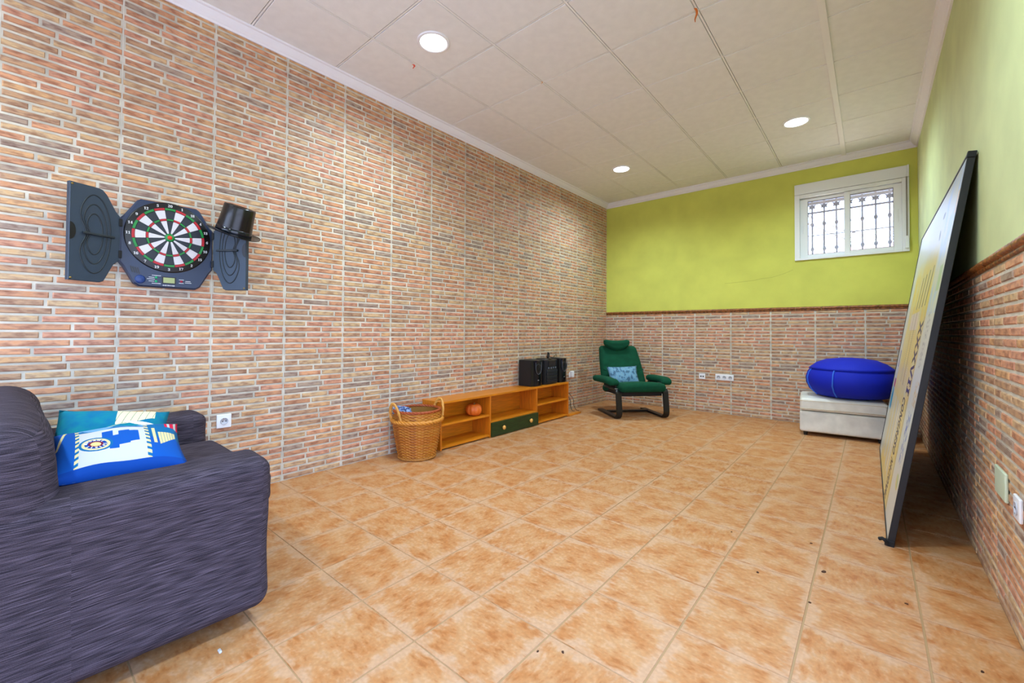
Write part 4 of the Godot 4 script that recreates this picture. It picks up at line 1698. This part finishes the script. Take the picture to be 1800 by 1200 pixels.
func make_hat():
	var h := thing("top_hat", "shiny black plastic top hat hung over the right dartboard door", "hat", Vector3(-2.965, 1.668, -0.893))
	var black := mat("hat_black", Color(0.03, 0.03, 0.04), 0.25)
	var b := MB.new()
	b.lathe(Vector3.ZERO, [Vector2(0.098, 0.0), Vector2(0.096, 0.03), Vector2(0.090, 0.10), Vector2(0.086, 0.165), Vector2(0.083, 0.172), Vector2(0.070, 0.173), Vector2(0.066, 0.168), Vector2(0.001, 0.166)], 48, 0, false)
	put("crown", b, black, h)
	b = MB.new()
	var rings := []
	for q in [[0.094, -0.004], [0.120, -0.003], [0.138, 0.001], [0.148, 0.006], [0.149, 0.009], [0.138, 0.005], [0.120, 0.001], [0.098, 0.002]]:
		var ring := []
		for j in 56:
			var a := TAU * j / 56.0
			# the two sides of the brim roll up, front and back dip
			var dip := -0.012 * cos(2.0 * a + 0.6) * pow((q[0] - 0.094) / 0.067, 1.4)
			ring.append(Vector3(cos(a) * q[0], q[1] + dip, sin(a) * q[0]))
		rings.append(ring)
	rings.append(rings[0])
	b.loft(rings, 0, false)
	put("brim", b, black, h)
	b = MB.new()
	b.lathe(Vector3.ZERO, [Vector2(0.0985, 0.005), Vector2(0.0995, 0.007), Vector2(0.0975, 0.034), Vector2(0.0955, 0.036)], 48)
	put("band", b, mat("hat_band", Color(0.03, 0.06, 0.10), 0.15), h)
	var up := Vector3(0.351, 1.0, -0.124).normalized()
	var sx := Vector3(1, 0, 0)
	sx = (sx - up * sx.dot(up)).normalized()
	h.basis = Basis(sx, up, sx.cross(up))

# ---------------------------------------------------------------- wicker basket
func make_basket():
	var o := thing("wicker_basket", "round honey brown wicker basket with two handles beside the cabinet", "basket", Vector3(-2.955, 0, -2.315))
	var wm := mat("wicker", Color.WHITE, 0.5)
	wm.vertex_color_use_as_albedo = true
	var b := MB.new()
	b.colored = true
	var rows := 34
	var stakes := 22
	var seg := stakes * 6
	var rad := func(y: float) -> float:
		if y < 0.31:
			return lerpf(0.150, 0.206, pow(y / 0.31, 0.85))
		return 0.198 - 0.03 * (y - 0.31)
	var colr := RandomNumberGenerator.new()
	colr.seed = 8
	var tone := []
	for j in stakes * 2:
		tone.append(colr.randf())
	var grid := []
	for i in rows * 4 + 1:
		var ring := []
		var row := i / 4
		var ph := float(i % 4) / 4.0
		var y := 0.012 + 0.385 * i / (rows * 4.0)
		for j in seg:
			var th := TAU * j / seg
			var weave := cos(th * stakes + (PI if row % 2 == 0 else 0.0))
			var bulge := sin(ph * PI)
			var r: float = rad.call(y) + 0.0058 * weave * (0.25 + 0.75 * bulge) + 0.0034 * bulge
			ring.append(Vector3(cos(th) * r, y, sin(th) * r))
		grid.append(ring)
	for i in rows * 4:
		for j in seg:
			var j2 := (j + 1) % seg
			var k: float = tone[((j + 3) / 6 + (i / 4 % 2) * stakes) % (stakes * 2)]
			var rod: float = tone[(i / 4 * 5) % (stakes * 2)]
			b.c = lin(0.74, 0.44, 0.11).lerp(lin(0.78, 0.55, 0.19), rod * 0.7).lerp(lin(0.52, 0.24, 0.05), k * 0.7)
			b.quad(grid[i][j], grid[i][j2], grid[i + 1][j2], grid[i + 1][j], 0)
	b.flip(0)
	# inner face
	var i0 := b.n()
	b.c = lin(0.60, 0.42, 0.16)
	for i in range(0, rows * 4, 4):
		for j in seg:
			var j2 := (j + 1) % seg
			var s := Vector3(0.95, 1, 0.95)
			b.quad(grid[i][j] * s, grid[i][j2] * s, grid[i + 4][j2] * s, grid[i + 4][j] * s, 0)
	b.orient(0)
	put("woven_body", b, wm, o)
	b = MB.new()
	b.lathe(Vector3.ZERO, [Vector2(0.001, 0.004), Vector2(0.148, 0.004), Vector2(0.148, 0.020), Vector2(0.001, 0.020)], 32)
	put("bottom", b, mat("wicker_bottom", Color(0.58, 0.36, 0.12), 0.6), o)
	for q in [["foot_braid", 0.012, 0.156, 0.010, Color(0.70, 0.46, 0.18)], ["shoulder_braid", 0.322, 0.212, 0.016, Color(0.80, 0.52, 0.17)], ["rim_braid", 0.402, 0.193, 0.012, Color(0.62, 0.27, 0.08)]]:
		b = MB.new()
		for st in 3:
			var path := []
			for i in 121:
				var th := TAU * i / 120.0
				var tw := th * 14.0 + TAU * st / 3.0
				var r: float = q[2] + cos(tw) * q[3] * 0.55
				path.append(Vector3(cos(th) * r, q[1] + sin(tw) * q[3] * 0.55, sin(th) * r))
			b.tube(path, q[3] * 0.60, 6)
		put(q[0], b, mat("willow_" + q[0], q[4], 0.45), o)
	# two upright twisted handles, along the wall
	for s in [1.0, -1.0]:
		b = MB.new()
		for st in 2:
			var path := []
			for i in 29:
				var u := float(i) / 28.0
				var a := PI * u
				var tw := u * 26.0 + PI * st
				path.append(Vector3(cos(a) * 0.066 + cos(tw) * 0.006 + 0.03 * s, 0.335 + sin(a) * 0.135 + sin(tw) * 0.006, (-0.200 - 0.028 * sin(a)) * s))
			b.tube(path, 0.0095, 6)
		put("handle", b, mat("willow_handle", Color(0.82, 0.58, 0.26), 0.45), o)
	# blue patterned cloth lying in it
	b = MB.new()
	b.rbox(Vector3(-0.055, 0.375, 0.105), Vector3(0.11, 0.09, 0.10), 0.03, 3, 4)
	wobble(b, 0.05, 14.0, 3)
	var cm := mat("bandana", Color(0.9, 0.9, 0.95), 0.85)
	grain(cm, noise_two(Color(0.06, 0.16, 0.42), Color(0.75, 0.85, 0.95)), Vector3.ONE * 6.0)
	tag(put("blue_cloth", b, cm), "crumpled blue and white patterned cloth inside the wicker basket", "cloth").position = Vector3(-2.955, 0.01, -2.315)

func noise_two(a: Color, c: Color) -> NoiseTexture2D:
	var t := noise_tex(0.05, 0, 1, 128, 55, 2)
	t.color_ramp.set_color(0, a)
	t.color_ramp.set_color(1, c)
	t.color_ramp.set_offset(0, 0.42)
	t.color_ramp.set_offset(1, 0.58)
	return t

# ---------------------------------------------------------------- stereo
func make_stereo():
	var black: Material = mats["black_plastic"]
	var gloss := mat("gloss_black", Color(0.04, 0.045, 0.06), 0.18)
	var grey := mat("trim_grey", Color(0.32, 0.34, 0.38), 0.35)
	var top := 0.438
	for q in [[-4.085, 0.225, 0.0, "black bookshelf speaker at the near side of the stereo"], [-4.645, 0.17, 0.0, "narrow looking black speaker at the far side of the stereo"]]:
		var s := thing("speaker", q[3], "speaker", Vector3(-3.06, top, q[0]))
		var w: float = q[1]
		var b := MB.new()
		b.box(Vector3(-0.10, 0.0, -w / 2), Vector3(0.085, 0.305, w / 2), 0.004)
		put("cabinet", b, mat("speaker_wood", Color(0.06, 0.05, 0.05), 0.55), s)
		# bowed front baffle
		b = MB.new()
		var rings := []
		for i in 9:
			var u := -1.0 + 2.0 * i / 8.0
			var x := 0.085 + 0.022 * (1.0 - u * u)
			rings.append([Vector3(0.08, 0.002, u * w / 2), Vector3(x, 0.002, u * w / 2), Vector3(x - 0.002, 0.300, u * w / 2), Vector3(0.08, 0.303, u * w / 2)])
		b.loft(rings, -1)
		put("baffle", b, gloss, s)
		b = MB.new()
		b.lathe(Vector3.ZERO, [Vector2(0.058, 0.0), Vector2(0.058, 0.006), Vector2(0.046, 0.004), Vector2(0.020, -0.004), Vector2(0.001, 0.002)], 24)
		b.moved(0, Transform3D(Basis(Vector3.BACK, -PI / 2), Vector3(0.103, 0.205, 0)))
		put("cone", b, mats["black_matte"], s)
		b = MB.new()
		var path := []
		for i in 17:
			var a := PI + PI * i / 16.0
			path.append(Vector3(0.110, 0.215 + sin(a) * 0.075 + (0.065 if i == 0 or i == 16 else 0.0), cos(a) * 0.058))
		b.tube(path, 0.003, 6)
		put("trim_arc", b, grey, s)
		b = MB.new()
		b.lathe(Vector3.ZERO, [Vector2(0.030, 0.0), Vector2(0.030, 0.004), Vector2(0.020, 0.001), Vector2(0.001, 0.001)], 20)
		b.moved(0, Transform3D(Basis(Vector3.BACK, -PI / 2), Vector3(0.103, 0.045, 0)))
		put("bass_port", b, gloss, s)
		b = MB.new()
		b.box(Vector3(0.104, 0.066, -0.012), Vector3(0.108, 0.074, 0.012), 0.001)
		put("badge", b, mat("badge_silver", Color(0.75, 0.76, 0.78), 0.3, 0.7), s)
	var u := thing("stereo_unit", "black compact stereo unit between its two speakers on the cabinet", "stereo", Vector3(-3.06, top, -4.375))
	var b := MB.new()
	b.box(Vector3(-0.10, 0, -0.145), Vector3(0.075, 0.300, 0.145), 0.006)
	put("body", b, black, u)
	b = MB.new()
	var rings := []
	for i in 9:
		var k := -1.0 + 2.0 * i / 8.0
		var x := 0.085 + 0.020 * (1.0 - k * k)
		rings.append([Vector3(0.07, 0.004, k * 0.14), Vector3(x, 0.004, k * 0.14), Vector3(x, 0.292, k * 0.14), Vector3(0.07, 0.298, k * 0.14)])
	b.loft(rings, -1)
	put("front", b, mat("stereo_front", Color(0.10, 0.11, 0.13), 0.3), u)
	b = MB.new()
	b.box(Vector3(0.100, 0.215, -0.075), Vector3(0.107, 0.285, 0.075), 0.003)
	put("display", b, gloss, u)
	for y in [0.020, 0.062, 0.104, 0.146]:
		b = MB.new()
		b.box(Vector3(0.098, y, -0.11), Vector3(0.1085, y + 0.034, 0.11), 0.003)
		put("deck_door", b, mat("deck_grey", Color(0.13, 0.14, 0.16), 0.3), u)
	for k in 4:
		b = MB.new()
		b.lathe(Vector3.ZERO, [Vector2(0.010, 0.0), Vector2(0.010, 0.010), Vector2(0.001, 0.011)], 12)
		b.moved(0, Transform3D(Basis(Vector3.BACK, -PI / 2), Vector3(0.100, 0.197, -0.075 + 0.05 * k)))
		put("knob", b, grey, u)
	b = MB.new()
	b.lathe(Vector3(-0.02, 0.300, 0.0), [Vector2(0.10, 0.0), Vector2(0.10, 0.006), Vector2(0.085, 0.012), Vector2(0.001, 0.013)], 28)
	put("disc_lid", b, gloss, u)
	# coiled aerial wire on top, power lead hanging to the plug
	b = MB.new()
	var path := []
	for i in 90:
		var a := TAU * i / 30.0
		path.append(Vector3(-3.09 + cos(a) * 0.012, top + 0.345 + sin(a) * (0.030 + 0.003 * (i / 30)), -4.50 + cos(a) * 0.034 + 0.012 * (i / 30.0)))
	path.append(Vector3(-3.08, top + 0.31, -4.58))
	path.append(Vector3(-3.09, top + 0.35, -4.66))
	path.append(Vector3(-3.11, top + 0.32, -4.71))
	b.tube(path, 0.0035, 5)
	tag(put("aerial_wire", b, mats["black_matte"]), "coil of thin black aerial wire standing on the stereo", "wire")
	for q in [[0.0, -4.76, -4.78, "thin black cable hanging tight against the far cabinet end"], [0.03, -4.84, -4.90, "thin black cable hanging between two others beside the cabinet"], [0.05, -4.80, -4.97, "thin black cable beside the cabinet hanging closest to the armchair"]]:
		b = MB.new()
		path = []
		for i in 31:
			var v := i / 30.0
			path.append(Vector3(-3.150 + q[0] + 0.014 * sin(v * 17.0 + q[1] * 9.0) + 0.14 * v * v, lerpf(0.70, 0.034, v), lerpf(q[1], q[2], v) + 0.012 * sin(v * 23.0)))
		path.append(Vector3(path[-1].x + 0.03, 0.034, path[-1].z - 0.01))
		b.tube(path, 0.0035, 5)
		tag(put("loose_cable", b, mats["black_matte"]), q[3], "cable", "cables beside the cabinet")

# ---------------------------------------------------------------- sockets
func schuko(p: Node3D, at: Vector3):
	# local z out of the wall
	var b := MB.new()
	b.lathe(Vector3.ZERO, [Vector2(0.0005, 0.0), Vector2(0.0225, 0.0), Vector2(0.0225, 0.003), Vector2(0.0195, 0.003), Vector2(0.0190, 0.0006), Vector2(0.0005, 0.0006)], 24)
	b.moved(0, Transform3D(Basis(Vector3.RIGHT, PI / 2), at))
	put("well", b, mat("socket_grey", Color(0.74, 0.74, 0.77), 0.4), p)
	for x in [-0.0095, 0.0095]:
		b = MB.new()
		b.lathe(Vector3.ZERO, [Vector2(0.0034, 0.0), Vector2(0.0034, 0.0012), Vector2(0.0005, 0.0012)], 10)
		b.moved(0, Transform3D(Basis(Vector3.RIGHT, PI / 2), at + Vector3(x, 0, 0.0006)))
		put("pin_hole", b, mats["black_matte"], p)
	for y in [-0.019, 0.019]:
		b = MB.new()
		b.box(at + Vector3(-0.002, y - 0.003, 0.001), at + Vector3(0.002, y + 0.003, 0.0045))
		put("earth_clip", b, mat("bright_steel", Color(0.80, 0.82, 0.84)), p)

func plate_thing(called: String, label: String, cat: String, at: Vector3, turn: float, w: float, h: float, m: Material, group := "") -> Node3D:
	var t := thing(called, label, cat, at, turn, group)
	var b := MB.new()
	b.rbox(Vector3(0, 0, 0.005), Vector3(w, h, 0.010), 0.0045, 3, 1)
	put("plate", b, m, t)
	return t

func make_sockets():
	var w: Material = mats["white_plastic"]
	var t := plate_thing("wall_socket", "single white wall socket on brick wall just behind the sofa arm", "socket", Vector3(XL + 0.003, 0.484, -0.922), PI / 2, 0.084, 0.088, w)
	schuko(t, Vector3(0, 0, 0.010))
	t = plate_thing("phone_socket", "small white socket with two black holes on the far wall", "socket", Vector3(-1.752, 0.481, ZF + 0.003), 0.0, 0.080, 0.076, w)
	for x in [-0.014, 0.014]:
		var b := MB.new()
		b.box(Vector3(x - 0.009, -0.010, 0.009), Vector3(x + 0.009, 0.008, 0.0106))
		put("port", b, mats["black_matte"], t)
	t = plate_thing("triple_socket", "long white triple wall socket on the far brick wall", "socket", Vector3(-1.474, 0.484, ZF + 0.003), 0.0, 0.222, 0.080, w)
	for x in [-0.071, 0.0, 0.071]:
		schuko(t, Vector3(x, 0, 0.010))
	t = plate_thing("wall_socket", "white wall socket with adapter plugged in beside the stereo", "socket", Vector3(XL + 0.003, 0.478, -5.155), PI / 2, 0.075, 0.075, w)
	var b := MB.new()
	b.rbox(Vector3(0, 0.012, 0.032), Vector3(0.055, 0.085, 0.044), 0.008, 3, 1)
	put("adapter", b, w, t)
	t = plate_thing("blank_plate", "blank pale green-white cover plate on the right brick wall", "plate", Vector3(XR - 0.003, 0.502, -2.520), -PI / 2, 0.175, 0.108, mat("plate_pale", Color(0.80, 0.85, 0.74), 0.4))
	t = plate_thing("wall_socket", "rounded white socket on the right brick wall past blank plate", "socket", Vector3(XR - 0.003, 0.480, -2.272), -PI / 2, 0.085, 0.082, w)
	schuko(t, Vector3(0, 0, 0.010))

# ---------------------------------------------------------------- scraps
func make_small():
	var brown := mat("dead_leaf", Color(0.28, 0.16, 0.07), 0.9)
	var r := RandomNumberGenerator.new()
	r.seed = 3
	for q in [[-0.168, -2.426, 0.016], [-0.391, -2.221, 0.010], [-0.192, -2.113, 0.008], [-0.853, -1.182, 0.006], [-0.788, -1.235, 0.008], [-0.238, -2.709, 0.008], [-0.575, -2.575, 0.006], [0.10, -2.36, 0.009], [0.26, -2.05, 0.008], [-2.063, -6.004, 0.018]]:
		var b := MB.new()
		var pts := PackedVector2Array()
		for i in 7:
			var a := TAU * i / 7.0
			pts.append(Vector2(cos(a) * (0.7 + 0.5 * r.randf()), sin(a) * (0.5 + 0.4 * r.randf())) * q[2] * 0.75)
		b.plate(pts, 0.0, 0.003, 0.0008)
		b.moved(0, Transform3D(Basis(Vector3.RIGHT, -PI / 2), Vector3.ZERO))
		var o := put("leaf_crumb", b, brown)
		var what := "tiny dark brown dead leaf crumb on the open terracotta floor"
		if q[2] == 0.016:
			what = "largest dark brown leaf crumb on floor in front of poster board"
		elif q[2] == 0.018:
			what = "dark brown leaf crumb on floor behind the armchair by far wall"
		tag(o, what, "leaf", "leaf crumbs on the floor")
		o.position = Vector3(q[0], 0.0, q[1])
		o.rotation.y = r.randf() * TAU
	var b := MB.new()
	b.rbox(Vector3(0, 0.004, 0), Vector3(0.020, 0.008, 0.009), 0.003, 2, 3)
	wobble(b, 0.02, 60.0, 5)
	var s := put("paper_scrap", b, mat("paper", Color(0.76, 0.76, 0.74), 0.8))
	tag(s, "small crumpled white paper scrap on the floor beside the sofa", "paper")
	s.position = Vector3(-1.647, 0, -0.477)
	# torn bits of party tape left on the ceiling
	for q in [[-2.631, -1.995, Color(0.85, 0.32, 0.22), 0.018, 0.030, "torn red tape scrap on the ceiling beside a light"], [-2.015, -2.813, Color(0.82, 0.62, 0.42), 0.012, 0.018, "tiny faded tan tape scrap at a ceiling grid crossing"], [-0.819, -2.800, Color(0.80, 0.42, 0.14), 0.018, 0.085, "pointed orange tape scrap hanging down from the ceiling grid"]]:
		b = MB.new()
		var path := []
		for i in 6:
			var v := i / 5.0
			path.append(Vector3(0.010 * sin(v * 5.0), -q[4] * v, 0.006 * cos(v * 7.0)))
		b.strap(path, Vector3(0.8, 0, -0.6), q[3], 0.002)
		for i in b.v.size():
			var p := b.v[i]
			var k: float = 1.0 + p.y / q[4] * 0.75
			b.v[i] = Vector3(p.x * k, p.y, p.z * k)
		var o := put("tape_scrap", b, mat("tape_" + q[2].to_html(), q[2], 0.7))
		tag(o, q[5], "tape")
		o.position = Vector3(q[0], YC - 0.004, q[1])
